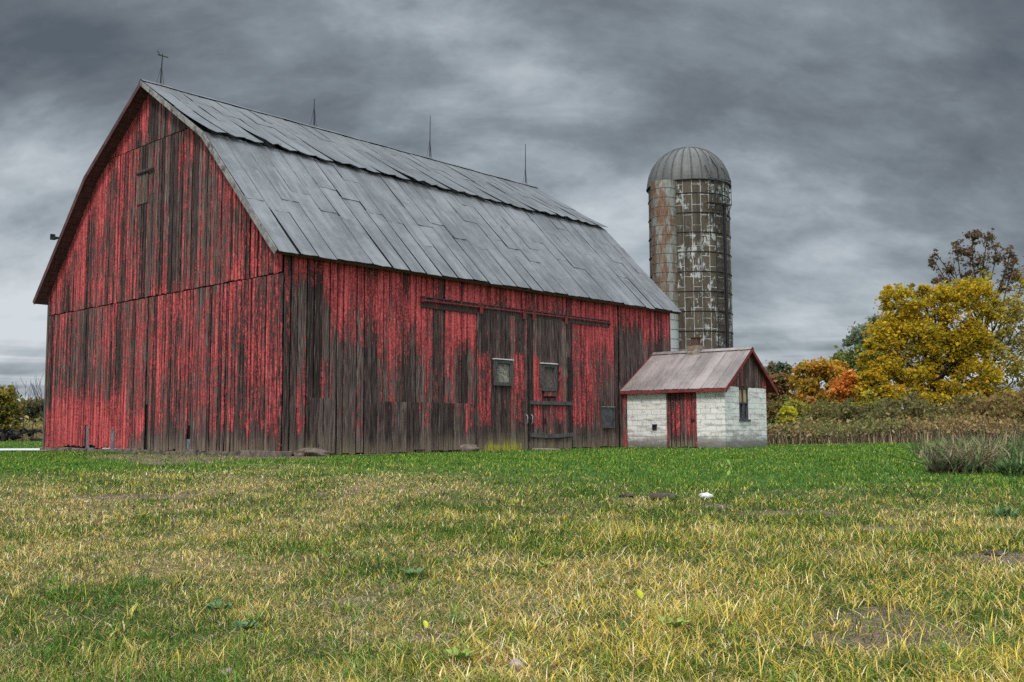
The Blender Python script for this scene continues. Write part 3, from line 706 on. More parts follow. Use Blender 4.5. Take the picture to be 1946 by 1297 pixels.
def window(door, u0, u1, z0, z1, fill, off=.098):
    mb = MB(); f = .11
    for a, b in (((u0 - f, z0 - f), (u0, z1 + f)), ((u1, z0 - f), (u1 + f, z1 + f)), ((u0, z1), (u1, z1 + f)), ((u0, z0 - f), (u1, z0))):
        mb.box((a[0], -off - .085, a[1]), (b[0], -off, b[1]), 0)
    mb.box((u0 - f - .03, -off - .12, z1 + f), (u1 + f + .03, -off, z1 + f + .03), 1)
    fr = mb.build('window_frame', [OLDWOOD, WHITE], door)
    mb = MB(); mb.box((u0, -off - .008, z0), (u1, -off + .004, z1)); mb.build('window_board', fill, fr)
def hanger(door, u):
    mb = MB(); mb.box((u - .07, -.165, 4.36), (u + .07, -.142, 4.72)); mb.tube([(u, -.165, 4.66), (u, -.13, 4.66)], .06, 10); mb.build('hanger', REDTRIM, door)
mb = MB(); boards(mb, longw, 7.28, 9.69, lambda s: -.07, lambda s: 4.43, cov_d1, (.18, .26), off=.070, seed=51, moss=moss_door, ragged=.02, gap=.014)
mb.box((7.30, -.069, -.02), (9.66, -.05, 4.4), 1)
d1 = mb.build('sliding_door', [SIDING, DARK], barn)
mb = MB(); boards(mb, longw, 9.73, 12.02, lambda s: -.03, lambda s: 4.44, cov_d2, (.18, .26), off=.070, seed=52, moss=lambda u, z: bump2(u, z, 10.8, 11.1, -.3, .3, .5, .1), ragged=.015, gap=.014)
mb.box((9.75, -.069, -.02), (12.0, -.05, 4.4), 1)
d2 = mb.build('sliding_door', [SIDING, DARK], barn)
window(d1, 8.13, 8.75, 2.21, 2.83, OSBP); window(d2, 10.47, 11.02, 2.10, 2.80, OSB)
for dd, u in ((d1, 7.42), (d1, 9.5), (d2, 9.98), (d2, 11.72)): hanger(dd, u)
def handle(door, u):
    mb = MB(); mb.tube([(u, -.10, .86), (u + .01, -.16, .92), (u, -.165, 1.02), (u + .01, -.16, 1.12), (u, -.10, 1.18)], .018, 6); mb.build('handle', STEEL, door)
handle(d1, 9.6); handle(d2, 9.86)
for z0, z1, sag in ((1.52, 1.64, 0), (.44, .57, .05)):
    mb = MB(); q = np.linspace(9.76, 12.02, 9)
    for k in range(8):
        s0 = -sag*math.sin(math.pi*k/8) + .0; s1 = -sag*math.sin(math.pi*(k+1)/8)
        mb.hexa([(q[k], -.16, z0 + s0), (q[k+1], -.16, z0 + s1), (q[k+1], -.105, z0 + s1), (q[k], -.105, z0 + s0), (q[k], -.16, z1 + s0), (q[k+1], -.16, z1 + s1), (q[k+1], -.105, z1 + s1), (q[k], -.105, z1 + s0)])
    mb.build('crossbar', OLDWOOD, d2)
mb = MB(); mb.box((11.84, -.14, .55), (11.98, -.103, 3.2)); mb.build('upright', DARK, d2)
mb = MB(); mb.box((9.70, -.14, .3), (9.755, -.103, 2.4)); mb.build('upright', DARK, d1)
mb = MB()
for k in range(6):      # splintered board under the window
    u = 10.48 + k*.105; mb.hexa([(u, -.20, 1.80 + .03*(k % 2)), (u + .09, -.20, 1.80), (u + .09, -.12, 1.83), (u, -.12, 1.83), (u, -.16, 2.0 + .02*(k % 3)), (u + .09, -.16, 1.99), (u + .09, -.10, 2.02), (u, -.10, 2.02)], 0, lambda p: (p[0], p[2], 4.0), (.5, .1, 0))
mb.build('broken_flap', SIDING, d2)
mb = MB(); mb.box((10.45, -.104, .62), (10.50, -.094, 1.85)); mb.box((10.5, -.104, 1.76), (11.15, -.094, 1.80)); mb.build('wicket_gap_strip', DARK, d2)  # solid strips in the gap shade colour, no opening is cut
mb = MB(); mb.box((10.46, -.125, .9), (10.58, -.097, .96)); mb.box((10.56, -.14, .92), (10.60, -.097, 1.06)); mb.build('latch', IRON, d2)
# small window by the shed
mb = MB(); u0, u1, z0, z1, f = 13.97, 14.55, .78, 1.42, .06
for a, b in (((u0 - f, z0 - f), (u0, z1 + f)), ((u1, z0 - f), (u1 + f, z1 + f)), ((u0, z1), (u1, z1 + f)), ((u0, z0 - f), (u1, z0))): mb.box((a[0], -.085, a[1]), (b[0], -.034, b[1]))
mb.box((u0 - .10, -.11, z1 + f), (u1 + .10, -.034, z1 + f + .035), 1)
sw = mb.build('window', [OLDWOOD, TRIM], barn)
mb = MB(); mb.box((u0, -.055, z0), (u1, -.04, z1)); mb.build('pane', GLASS, sw)
# stone step at the door
st = MB(); st.hexa([(9.72, -.85, -.16), (10.75, -.8, -.16), (10.7, -.16, -.16), (9.75, -.16, -.16), (9.75, -.80, .06), (10.62, -.72, .03), (10.6, -.2, .05), (9.8, -.2, .07)])
o = st.build('doorstep', STONE, None, bevel=.02); o.location = O; o.rotation_euler = (0, 0, YAW)
tag(o, 'low flat pinkish stone step at the foot of the sliding door', 'doorstep')

# ------------------------------------------------------------------ shed
TH = R(4.0)
d3 = np.array([*(-DV*math.cos(TH) + DU*math.sin(TH))]); w3 = np.array([*(DU*math.cos(TH) + DV*math.sin(TH))])
S0 = O[:2] + 15.06*DU
shed = empty('shed', (S0[0], S0[1], 0), math.atan2(d3[1], d3[0]), 'small white block shed with pinkish metal roof against the barn', 'shed')
# local axes: x = e (out from the barn), y = -? ; w3 is 90 degrees to the left or right of d3
SG = 1.0 if (d3[0]*w3[1] - d3[1]*w3[0]) > 0 else -1.0
def S(e, w, z): return (e, SG*w, z)
def sbox(mb, a, b, mi=0, sc=None, pd=(0, 0, 0)):
    (e0, w0, z0), (e1, w1, z1) = a, b
    mb.hexa([S(e0, w0, z0), S(e1, w0, z0), S(e1, w1, z0), S(e0, w1, z0), S(e0, w0, z1), S(e1, w0, z1), S(e1, w1, z1), S(e0, w1, z1)], mi, sc, pd)
FW, GE, RW, RZ, EZ = .17, 4.18, 2.2, 3.60, 2.10
skx = lambda w: w*math.tan(TH) + .03
front = lambda p: (p[0] + SG*p[1], p[2], .45); side = front
mb = MB()
def slab(a, b, scf, pd=(0, 0, 0)): sbox(mb, a, b, 0, scf, pd)
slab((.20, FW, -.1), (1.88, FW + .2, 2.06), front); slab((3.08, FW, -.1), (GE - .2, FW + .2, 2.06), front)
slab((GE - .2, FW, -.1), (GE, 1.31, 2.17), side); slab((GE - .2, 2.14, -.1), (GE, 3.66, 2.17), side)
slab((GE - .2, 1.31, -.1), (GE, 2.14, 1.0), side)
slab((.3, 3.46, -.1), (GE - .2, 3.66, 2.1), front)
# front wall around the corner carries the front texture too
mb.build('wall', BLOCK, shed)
mb = MB()
sbox(mb, (GE - .002, FW - .004, -.1), (GE - .001, FW - .003, 0), 0)
# gable boards
ww = [FW, 3.66]
mb = MB()
boards(mb, lambda s, o, z: S(GE + o - .03, s, z), FW, 3.72, lambda s: 2.175, lambda s: RZ - .10 - abs(s - RW)*.70, lambda u, z: .36 + .14*(abs(u - RW) > .9), (.16, .24), seed=61, damp=lambda s, z: .1, step=.15)
mb.build('gable_panel', SIDING, shed)
# roof: ridged sheets on both slopes + red fascia
mb = MB()
def slope(w_e, z_e, w_r, z_r, mi=0):
    N = 9; es = np.linspace(0, 4.34, N+1); L = math.hypot(w_r - w_e, z_r - z_e)
    for i in range(N):
        sd = random.uniform(0, 40); rowp = None
        for k in range(7):
            f = k/6; w = w_e + (w_r - w_e)*f; z = z_e + (z_r - z_e)*f; row = []
            ea = max(es[i], skx(w)) if i == 0 else es[i]
            for q, hh in ((0, .0), (.0, .034), (.045, .034), (.055, .012), (.30, .012), (.34, .020), (.38, .012), (.64, .012), (.68, .02), (.72, .012), (1.0, .012)):
                ee = ea + (es[i+1] - ea)*q
                sag = -.012*math.sin(math.pi*f) + .004*math.sin(i*2 + f*4) + (.008*random.uniform(-1, 1) if k == 0 else 0)
                row.append(mb.vert(S(ee, w, z + hh*1.1 + .02 + sag), (ee, f*L, sd)))
            if rowp:
                for c in range(len(row)-1): mb.face([rowp[c], rowp[c+1], row[c+1], row[c]], mi)
            rowp = row
slope(-.05, EZ - .03, RW, RZ); slope(4.42, 2.10, RW, RZ)
for w_e, z_e in ((-.03, EZ - .04), (4.40, 2.09)):       # deck under the sheets
    a = lambda e, w, z: S(e, w, z)
    mb.hexa([a(skx(w_e), w_e, z_e - .05), a(4.31, w_e, z_e - .05), a(4.31, RW, RZ - .05), a(skx(RW), RW, RZ - .05), a(skx(w_e), w_e, z_e), a(4.31, w_e, z_e), a(4.31, RW, RZ), a(skx(RW), RW, RZ)], 1)
    mb.hexa([a(4.312, w_e, z_e - .13), a(4.345, w_e, z_e - .13), a(4.345, RW, RZ - .12), a(4.312, RW, RZ - .12), a(4.312, w_e, z_e + .03), a(4.345, w_e, z_e + .03), a(4.345, RW, RZ + .03), a(4.312, RW, RZ + .03)], 1)
    mb.hexa([a(skx(w_e) - .02, w_e, z_e - .02), a(skx(w_e) + .03, w_e, z_e - .02), a(skx(RW) + .03, RW, RZ - .02), a(skx(RW) - .02, RW, RZ - .02), a(skx(w_e) - .02, w_e, z_e + .075), a(skx(w_e) + .03, w_e, z_e + .075), a(skx(RW) + .03, RW, RZ + .075), a(skx(RW) - .02, RW, RZ + .075)], 1)
sbox(mb, (.02, -.065, EZ - .12), (4.345, -.035, EZ - .012), 1)
for sgn in (1, -1):     # ridge cap
    mb.hexa([S(.2, RW, RZ + .065), S(4.35, RW, RZ + .065), S(4.35, RW + sgn*.16, RZ - .035), S(.2, RW + sgn*.16, RZ - .035), S(.2, RW, RZ + .075), S(4.35, RW, RZ + .075), S(4.35, RW + sgn*.16, RZ - .025), S(.2, RW + sgn*.16, RZ - .025)], 0, lambda p: (p[0], p[2], 3.0))
sroof = mb.build('roof', [SHEDROOF, REDTRIM], shed, recalc=False)
mb = MB()
sbox(mb, (1.78, RW - .24, RZ - .35), (2.30, RW + .24, RZ + .22), 0); sbox(mb, (1.80, RW - .26, RZ + .06), (2.1, RW - .24, RZ + .16), 0)
sbox(mb, (1.86, RW - .17, RZ + .23), (2.20, RW + .17, RZ + .30), 1); sbox(mb, (1.92, RW - .14, RZ + .30), (2.18, RW + .14, RZ + .52), 1); sbox(mb, (1.87, RW - .18, RZ + .52), (2.24, RW + .18, RZ + .56), 1)
RUSTY = simple('rusty masonry', (.15, .12, .09), (.32, .27, .22), 7, bump=.6, bd=.03, c2=(.22, .10, .045))
mb.build('chimney', [RUSTY, simple('sooty brick', (.05, .03, .025), (.13, .065, .05), 16, bump=.6)], sroof, bevel=.015)
# door, corner post, window
mb = MB()
boards(mb, lambda s, o, z: S(s, FW + .03 - o, z), 1.90, 3.06, lambda s: .04, lambda s: 2.04, lambda u, z: .70 - .6*float(sstep(.6, .1, z)) - (.2 if 2.45 < u < 2.65 else 0), (.13, .2), seed=71, damp=lambda s, z: float(sstep(.4, .1, z)), step=.15)
for e in (1.88, 3.0): sbox(mb, (e, FW - .03, .04), (e + .08, FW + .02, 2.05), 0, lambda p: (p[0], p[2], 8.0), (.62, .1, 0))
sbox(mb, (1.9, FW + .035, .0), (3.06, FW + .06, 2.04), 1)
sdo = mb.build('door', [SIDING, DARK], shed)
mb = MB(); sbox(mb, (2.86, FW - .06, .98), (3.02, FW - .02, 1.02)); mb.build('latch', IRON, sdo)
mb = MB(); sbox(mb, (.02, .10, .0), (.19, FW + .12, 2.06), 0, lambda p: (p[0], p[2], 6.0), (.5, .1, 0)); mb.build('corner_post', SIDING, shed)
mb = MB(); f = .06
for a, b in (((1.31, 1.0), (1.31 + f, 2.17)), ((2.14 - f, 1.0), (2.14, 2.17)), ((1.37, 2.11), (2.08, 2.17)), ((1.37, 1.0), (2.08, 1.06)), ((1.37, 1.58), (2.08, 1.63)), ((1.70, 1.06), (1.75, 2.11))):
    sbox(mb, (GE - .10, a[0], a[1]), (GE - .03, b[0], b[1]))
sbox(mb, (GE - .12, 1.27, .95), (GE + .05, 2.18, 1.0))
swn = mb.build('window', OLDWOOD, shed)
mb = MB(); sbox(mb, (GE - .095, 1.37, 1.06), (GE - .085, 2.08, 1.58)); mb.build('pane', GLASS, swn)
mb = MB(); sbox(mb, (GE - .095, 1.37, 1.63), (GE - .08, 2.08, 2.11)); mb.build('blind', SHADE, swn)
mb = MB(); sbox(mb, (1.28, FW - .05, .66), (1.45, FW - .002, .82)); sbox(mb, (1.30, FW - .08, .80), (1.47, FW - .002, .85)); mb.build('vent_box', IRON, shed)

# ------------------------------------------------------------------ silo
SX, SY, SRAD, SZ, STOP = 8.195, 45.0, 1.84, 11.72, 13.62
silo = empty('silo', (SX, SY, 0), 0, 'tall concrete stave silo with domed metal roof behind the barn', 'silo')
def ring_wall(mb, r, z0, z1, n=96, cx=0, cy=0, a0=0, a1=2*math.pi, nz=24):
    prev = None
    for k in range(nz+1):
        z = z0 + (z1 - z0)*k/nz
        row = [mb.vert((cx + r*math.cos(a0 + (a1-a0)*j/n), cy + r*math.sin(a0 + (a1-a0)*j/n), z), (r*(a1-a0)*j/n, z, 0)) for j in range(n+1)]
        if prev:
            for j in range(n): mb.face([prev[j], prev[j+1], row[j+1], row[j]])
        prev = row
mb = MB(); ring_wall(mb, SRAD, -.1, SZ); mb.build('wall', STAVE, silo, smooth=True, recalc=False)
z = .55
while z < SZ - .1:
    mb = MB(); n_ = 64
    mb.tube([((SRAD + .018)*math.cos(2*math.pi*k/n_), (SRAD + .018)*math.sin(2*math.pi*k/n_), z) for k in range(n_+1)], .017, 6, cap=False)
    mb.build('hoop', IRON, silo); z += .88
mb = MB(); NG = 26; H = STOP - SZ; rows = []
for k in range(15):
    f = k/14*.94; ph = f*math.pi/2; r = (SRAD + .05)*math.cos(ph)**.93; z = SZ + H*math.sin(ph)*.985; row = []
    for g_ in range(NG):
        a = 2*math.pi*g_/NG
        for da, hh in ((0, .0), (.012, .035), (.03, .035), (.042, .0), (.12, -.004)):
            row.append(mb.vert(((r + hh*math.cos(ph))*math.cos(a + da), (r + hh*math.cos(ph))*math.sin(a + da), z + hh*math.sin(ph)), (a*2.2 + da*1.8, k*.14, g_*1.7)))
    rows.append(row)
for k in range(14):
    m_ = len(rows[0])
    for j in range(m_): mb.face([rows[k][j], rows[k][(j+1) % m_], rows[k+1][(j+1) % m_], rows[k+1][j]], 1 if j % 5 in (0, 1, 2) else 0)
tip = mb.vert((0, 0, STOP + .06)); lo = [mb.vert((.42*math.cos(2*math.pi*j/20), .42*math.sin(2*math.pi*j/20), STOP - .11)) for j in range(20)]
for j in range(20): mb.face([lo[j], lo[(j+1) % 20], tip])
mb.tube([((SRAD + .07)*math.cos(2*math.pi*k/64), (SRAD + .07)*math.sin(2*math.pi*k/64), SZ + .01) for k in range(65)], .035, 6, 1, cap=False)
DOMERIB = simple('dark seam metal', (.05, .05, .048), (.11, .108, .10), 9)
mb.build('dome', [DOME, DOMERIB], silo, recalc=False)
# unloading chute: half round shaft down the side facing the barn
toc = math.atan2(-SY, -SX)                     # direction from the silo to the camera
ca = toc - R(34); CR_ = .56; off = SRAD + .12
mb = MB(); cx, cy = off*math.cos(ca), off*math.sin(ca)
ring_wall(mb, CR_, 0, SZ - .05, 20, cx, cy, ca - R(115), ca + R(115), 30)
chute = mb.build('chute', CHUTE, silo, smooth=True, recalc=False)
mb = MB()
for z in np.arange(.4, SZ - .2, .42):
    mb.tube([(cx + (CR_ + .012)*math.cos(ca + R(q)), cy + (CR_ + .012)*math.sin(ca + R(q)), z) for q in range(-115, 116, 23)], .010, 5)
for q in (-60, -10, 40):
    mb.tube([(cx + (CR_ + .010)*math.cos(ca + R(q)), cy + (CR_ + .010)*math.sin(ca + R(q)), zq) for zq in (.1, SZ - .2)], .008, 5)
mb.build('chute_band', simple('grey wire band', (.08, .075, .065), (.16, .15, .13), 9), chute)
# ladder, fill pipe and the cage under the dome
la = toc + R(40); rx, ry = math.cos(la), math.sin(la); tx, ty = -ry, rx
mb = MB()
for s in (-.2, .2): mb.tube([(rx*(SRAD + .2) + tx*s, ry*(SRAD + .2) + ty*s, q) for q in (0, 6, SZ)], .026, 6)
for z in np.arange(.4, SZ, .32): mb.tube([(rx*(SRAD + .2) + tx*s, ry*(SRAD + .2) + ty*s, z) for s in (-.2, .2)], .016, 5)
mb.tube([(rx*(SRAD + .2), ry*(SRAD + .2), SZ), (rx*(SRAD + .16), ry*(SRAD + .16), SZ + .5), (rx*1.5, ry*1.5, SZ + 1.15), (rx*1.0, ry*1.0, SZ + 1.6)], .028, 5)
mb.build('ladder', IRON, silo)
mb = MB(); mb.tube([(rx*(SRAD + .1) + tx*.42, ry*(SRAD + .1) + ty*.42, q) for q in (0, SZ - 1)], .07, 8); mb.build('fill_pipe', IRON, silo)
mb = MB(); pz = SZ - 1.12
def q3(s, o, z): return (rx*(SRAD + o) + tx*s, ry*(SRAD + o) + ty*s, z)
for s in np.linspace(-.62, .62, 5): mb.tube([q3(s, .02 if abs(s) < .4 else -.08, pz), q3(s, .36, pz)], .018, 5)
for o_ in (.12, .24, .36): mb.tube([q3(-.58, o_, pz), q3(.58, o_, pz)], .016, 5)
for z in (.55, 1.08): mb.tube([q3(-.58, .0, pz + z), q3(-.58, .36, pz + z), q3(.58, .36, pz + z), q3(.58, .0, pz + z)], .016, 5)
for s in (-.58, -.22, .22, .58): mb.tube([q3(s, .36, pz), q3(s, .36, pz + 1.1)], .016, 5)
for s in (-.58, .58): mb.tube([q3(s, .36, pz), q3(s, -.02, pz - .7)], .016, 5)
mb.tube([q3(-.58, .36, pz + 1.1), q3(-.5, -.1, pz + 1.75), q3(.1, -.5, pz + 2.2)], .016, 5); mb.tube([q3(.58, .36, pz + 1.1), q3(.5, -.1, pz + 1.75), q3(.1, -.5, pz + 2.2)], .016, 5)
mb.build('platform_cage', IRON, silo)

# ------------------------------------------------------------------ trees
def leaf_quads(P, size, col, flat=.5):
    N = len(P)
    a = rng.normal(0, 1, (N, 3)); a[:, 2] *= flat; a /= np.linalg.norm(a, axis=1, keepdims=True)
    b = rng.normal(0, 1, (N, 3)); b -= a*(a*b).sum(1, keepdims=True); b /= np.linalg.norm(b, axis=1, keepdims=True)
    s = size*rng.gamma(5, .2, (N, 1)).clip(.35, 2.1); t = s*rng.uniform(.45, .8, (N, 1))
    V = np.stack([P - a*s, P - b*t + a*s*.1, P + a*s, P + b*t + a*s*.1], 1).reshape(-1, 3)
    i = np.arange(N)*4; Q = np.stack([i, i+1, i+2, i+3], 1)
    return V, Q, np.repeat(col, 4, 0)
def tree(name, label, cat, base, blobs, pal, n_leaf, size, trunk_r, group=None, sub=9, spread=.32, twig=.6, n_cl=None, bark=BARK, limbs=True, flat=.7, pal2=None, n2=99):
    """blobs: (px, py, depth, rx_px, ry_px) masses of the crown, placed from the photo"""
    bx, by = base; bz = float(ground_z(bx, by)); root = empty(name, (bx, by, bz), 0, label, cat, group)
    B0 = np.array([bx, by, bz]); cen = []; rad = []
    for px, py, D, ax, ay in blobs:
        cen.append(at(px, py, D) - B0); k = D/F_PX; rad.append((ax*k, (ax + ay)*.45*k, ay*k))
    cen = np.array(cen); rad = np.array(rad); vol = rad.prod(1)**.67
    mb = MB(); topz = cen[:, 2].max(); low = max(.3, (cen[:, 2] - rad[:, 2]).min())
    P, C = [], []
    pal0 = np.array(pal); rr = np.random.default_rng(abs(hash(label)) % 1000 if False else sum(map(ord, label)))
    if limbs:
        tops = cen[cen[:, 2] > np.median(cen[:, 2])].mean(0); trunk_pts = [np.zeros(3) - [0, 0, .1]]
        hgt = low + .55*(topz - low)
        for k in range(1, 6):
            f = k/5; trunk_pts.append(np.array([tops[0]*f*f*.5 + rr.normal(0, .06), tops[1]*f*f*.5 + rr.normal(0, .06), hgt*f]))
        mb.tube(trunk_pts, [trunk_r*(1.15 - .12*k - .1*(k > 0)) for k in range(6)], 8)
    for i in range(len(cen)):
        if limbs:
            z0 = min(hgt*.95, max(low*.7, cen[i][2]*.55)); f = z0/hgt; kk = min(int(f*5), 4)
            s = trunk_pts[kk] + (trunk_pts[kk+1] - trunk_pts[kk])*(f*5 - kk); L = np.linalg.norm(cen[i] - s)
            md = (s + cen[i])/2 + rr.normal(0, .07*L, 3) + [0, 0, -.05*L]
            q = cen[i] + (cen[i] - s)/max(L, .1)*rad[i].min()*.4
            mb.tube([s, (s*.6 + md*.4 + rr.normal(0, .02*L, 3)), md, (md + cen[i])/2 + rr.normal(0, .04*L, 3), cen[i], q], np.array([.5, .42, .32, .22, .14, .05])*trunk_r, 6)
        ncl = n_cl or sub
        ncl = max(3, int(ncl*vol[i]/vol.mean()))
        w = rr.normal(0, 1, (ncl, 3)); w /= np.linalg.norm(w, axis=1, keepdims=True); w *= rr.uniform(.25, 1.0, (ncl, 1))**.5
        cl = cen[i] + w*rad[i]; pal = pal0 if i < n2 else np.array(pal2)
        nl = max(4, int(n_leaf*vol[i]/vol.sum()/ncl))
        for c in cl:
            if limbs and rr.random() < twig: mb.tube([cen[i]*.7 + c*.3 + rr.normal(0, .05, 3), (cen[i] + c)/2 + rr.normal(0, .08, 3), c, c + (c - cen[i])*.25], np.array([.10, .075, .045, .02])*trunk_r, 4)
            s = spread*rad[i].mean(); nn = int(nl*rr.uniform(.5, 1.5))
            p = c + rr.normal(0, 1, (nn, 3))*[s, s, s*.62]*np.where(rr.random((nn, 1)) < .12, 1.5, 1.0)
            w_ = rr.dirichlet(np.ones(len(pal))*.8); ci = rr.choice(len(pal), nn, p=w_*.75 + .25/len(pal))
            P.append(p); C.append(pal[ci]*rr.uniform(.7, 1.3, (nn, 1)))
    if limbs: mb.build('trunk', bark, root)
    P = np.concatenate(P); C = np.concatenate(C); k = P[:, 2] > .02; P, C = P[k], C[k]
    mesh_np('crown', *leaf_quads(P, size, C, flat), LEAF, root)
    return root
YEL = [(.62, .42, .03), (.52, .37, .03), (.34, .28, .03), (.66, .39, .03), (.22, .21, .03), (.46, .30, .03)]
def g2(px, D): p = at(px, 800, D); return (p[0], D)
tree('maple_tree', 'broad golden yellow tree, the largest crown on the right', 'tree', g2(1782, 58),
     [(1690, 640, 57, 42, 40), (1715, 585, 57.5, 36, 34), (1775, 575, 58, 40, 32), (1838, 562, 58, 42, 30), (1885, 590, 59, 18, 22), (1745, 640, 57, 46, 38), (1810, 630, 58, 46, 38),
      (1862, 645, 59, 24, 28), (1672, 700, 56.5, 36, 32), (1730, 705, 57, 48, 32), (1800, 690, 58.5, 46, 32), (1860, 715, 58, 46, 30), (1680, 752, 56, 38, 24), (1745, 757, 56.5, 50, 22), (1830, 762, 57, 55, 20), (1900, 758, 58, 36, 24), (1660, 735, 56, 30, 30), (1790, 740, 58, 40, 26), (1715, 620, 58, 40, 40), (1830, 660, 59, 40, 40), (1692, 562, 58, 20, 18), (1745, 556, 58, 18, 14), (1862, 548, 59, 26, 22) , (1655, 660, 56.5, 16, 20), (1640, 715, 56, 14, 18)],
     YEL, 60000, .078, .26, sub=22, spread=.22)
DK = [(.17, .095, .065), (.10, .075, .05), (.24, .14, .075), (.16, .13, .055)]
tree('tall_tree', 'tall sparse brown leaved tree rising behind the golden tree', 'tree', g2(1880, 64),
     [(1850, 450, 64, 14, 16), (1876, 455, 64, 14, 18), (1818, 470, 64, 12, 18), (1838, 485, 64, 14, 22), (1868, 500, 64, 16, 24), (1895, 480, 64, 12, 24), (1812, 505, 64, 11, 22), (1778, 500, 64, 8, 20), (1776, 480, 64, 5, 10), (1790, 535, 64, 15, 16),
      (1840, 530, 64, 14, 22), (1920, 480, 64, 9, 14), (1925, 510, 64, 15, 24), (1910, 540, 64, 16, 20), (1940, 540, 64, 12, 26), (1935, 600, 64, 28, 30), (1950, 650, 64, 26, 34), (1905, 650, 65, 22, 30), (1700, 555, 63, 14, 16), (1765, 555, 63, 8, 12), (1940, 710, 64, 24, 26), (1890, 575, 63, 20, 22), (1908, 615, 63, 20, 22), (1890, 665, 63, 22, 22), (1920, 690, 63, 24, 24), (1880, 705, 63, 20, 20), (1925, 580, 63, 20, 22), (1905, 740, 63, 26, 18), (1868, 530, 63, 14, 16), (1735, 548, 63, 8, 12)],
     DK, 11500, .082, .15, sub=17, spread=.25, twig=.85, pal2=[(.54, .40, .05), (.42, .31, .05), (.28, .20, .06), (.26, .24, .05)], n2=14)
tree('willow_tree', 'pale grey green tree showing over the dark green one', 'tree', g2(1650, 82), [(1640, 640, 82, 26, 20), (1668, 625, 82, 18, 20), (1620, 650, 82, 14, 12), (1655, 665, 82, 26, 18)], [(.24, .27, .18), (.17, .21, .13), (.30, .30, .22)], 4200, .13, .22, sub=9)
tree('oak_tree', 'dark green rounded tree left of the golden tree', 'tree', g2(1628, 75), [(1605, 690, 75, 24, 20), (1635, 685, 75, 30, 26), (1665, 695, 75, 26, 30), (1620, 725, 75, 36, 28), (1655, 745, 75, 32, 26)], [(.13, .175, .055), (.18, .21, .06), (.09, .13, .045), (.26, .24, .06)], 9000, .12, .25, sub=14, spread=.3)
tree('maple_tree', 'amber bush-like maple between the shed roof and the orange one', 'tree', g2(1553, 70), [(1530, 716, 70, 20, 26), (1555, 706, 70, 26, 24), (1580, 716, 70, 18, 22), (1545, 755, 70, 32, 24), (1585, 755, 70, 22, 20), (1595, 705, 71, 16, 14)], [(.58, .31, .035), (.46, .29, .04), (.30, .24, .05), (.62, .28, .06)], 9000, .11, .2, sub=14, spread=.3)
tree('maple_tree', 'small bright orange maple glowing left of the golden tree', 'tree', g2(1604, 65), [(1598, 742, 65, 14, 22), (1612, 726, 65, 15, 20), (1604, 768, 65, 12, 14), (1626, 728, 65, 9, 9), (1622, 754, 65, 7, 8)], [(.72, .27, .045), (.66, .22, .045), (.48, .18, .05), (.78, .36, .08)], 4600, .09, .12, sub=10, spread=.32)
tree('ash_tree', 'brownish red tree just beside the shed gable', 'tree', g2(1478, 76), [(1470, 735, 76, 22, 24), (1492, 725, 76, 16, 20), (1465, 765, 76, 20, 18), (1498, 760, 76, 16, 18)], [(.32, .16, .075), (.22, .14, .06), (.40, .18, .07), (.15, .14, .06)], 5000, .12, .2, sub=12)
tree('far_tree', 'olive treetop farthest off, above the shed eave', 'tree', g2(1470, 112), [(1455, 705, 112, 22, 14), (1480, 710, 112, 20, 14), (1470, 730, 112, 40, 14)], [(.17, .15, .085), (.22, .17, .09), (.13, .14, .08)], 4200, .17, .25, sub=12)
tree('far_tree', 'small dark green spire of a tree right of the shed eave', 'tree', g2(1490, 105), [(1486, 702, 105, 7, 12), (1495, 712, 105, 8, 16), (1502, 730, 105, 9, 12)], [(.07, .10, .06), (.09, .12, .08)], 1500, .15, .2, sub=8)
tree('shrub', 'bright lemon yellow shrub in the weeds beside the shed', 'shrub', g2(1497, 46.5), [(1490, 782, 46.5, 8, 8), (1503, 784, 46.5, 9, 8), (1488, 797, 46.5, 7, 7), (1506, 796, 46.5, 7, 7)], [(.68, .58, .03), (.60, .52, .05), (.45, .45, .05), (.72, .66, .16)], 1500, .07, .04, sub=6)
tree('shrub', 'yellow green shrub at the left foot of the golden tree', 'shrub', g2(1648, 53), [(1635, 770, 53, 16, 14), (1655, 765, 53, 16, 16), (1665, 785, 53, 18, 14)], [(.45, .38, .04), (.30, .32, .05), (.5, .36, .05), (.2, .2, .04)], 2600, .09, .06, sub=10)
for px, D, ax, ay, lab, pl in ((1560, 54, 34, 26, 'olive brown shrub under the orange maple, left end of the row', 0), (1625, 52, 34, 22, 'dull olive shrub behind weeds, right of the orange maple', 1), (1720, 51, 44, 26, 'grey green shrub under the golden tree trunk', 1), (1800, 52, 44, 26, 'dense olive shrub right of the golden tree trunk', 0),
                           (1870, 51, 40, 30, 'brown tinged shrub near the right edge, tallest there', 2), (1935, 50, 34, 34, 'reddish brown shrub cut by the right picture edge', 2)):
    pals = ([(.22, .19, .065), (.17, .16, .055), (.29, .21, .08), (.13, .12, .05)], [(.18, .18, .07), (.22, .195, .08), (.13, .135, .055), (.27, .20, .08)], [(.28, .19, .08), (.19, .155, .065), (.33, .20, .09), (.24, .21, .06)])[pl]
    oy = rng.uniform(-6, 14) + (10 if px < 1600 else 0)
    tree('shrub', lab, 'shrub', g2(px, D), [(px + ax*rng.uniform(-1.2, 1.2), oy + rng.uniform(755, 795), D + rng.uniform(-2, 2), ax*rng.uniform(.2, .45), ay*rng.uniform(.35, .8)) for _ in range(7)] + [(px, 792, D, ax, ay*.7), (px, 812, D, ax*1.2, ay*.8)], pals, 6000, .07, .05, group='shrubs behind the weeds', sub=17, spread=.42, limbs=True, flat=1.4)
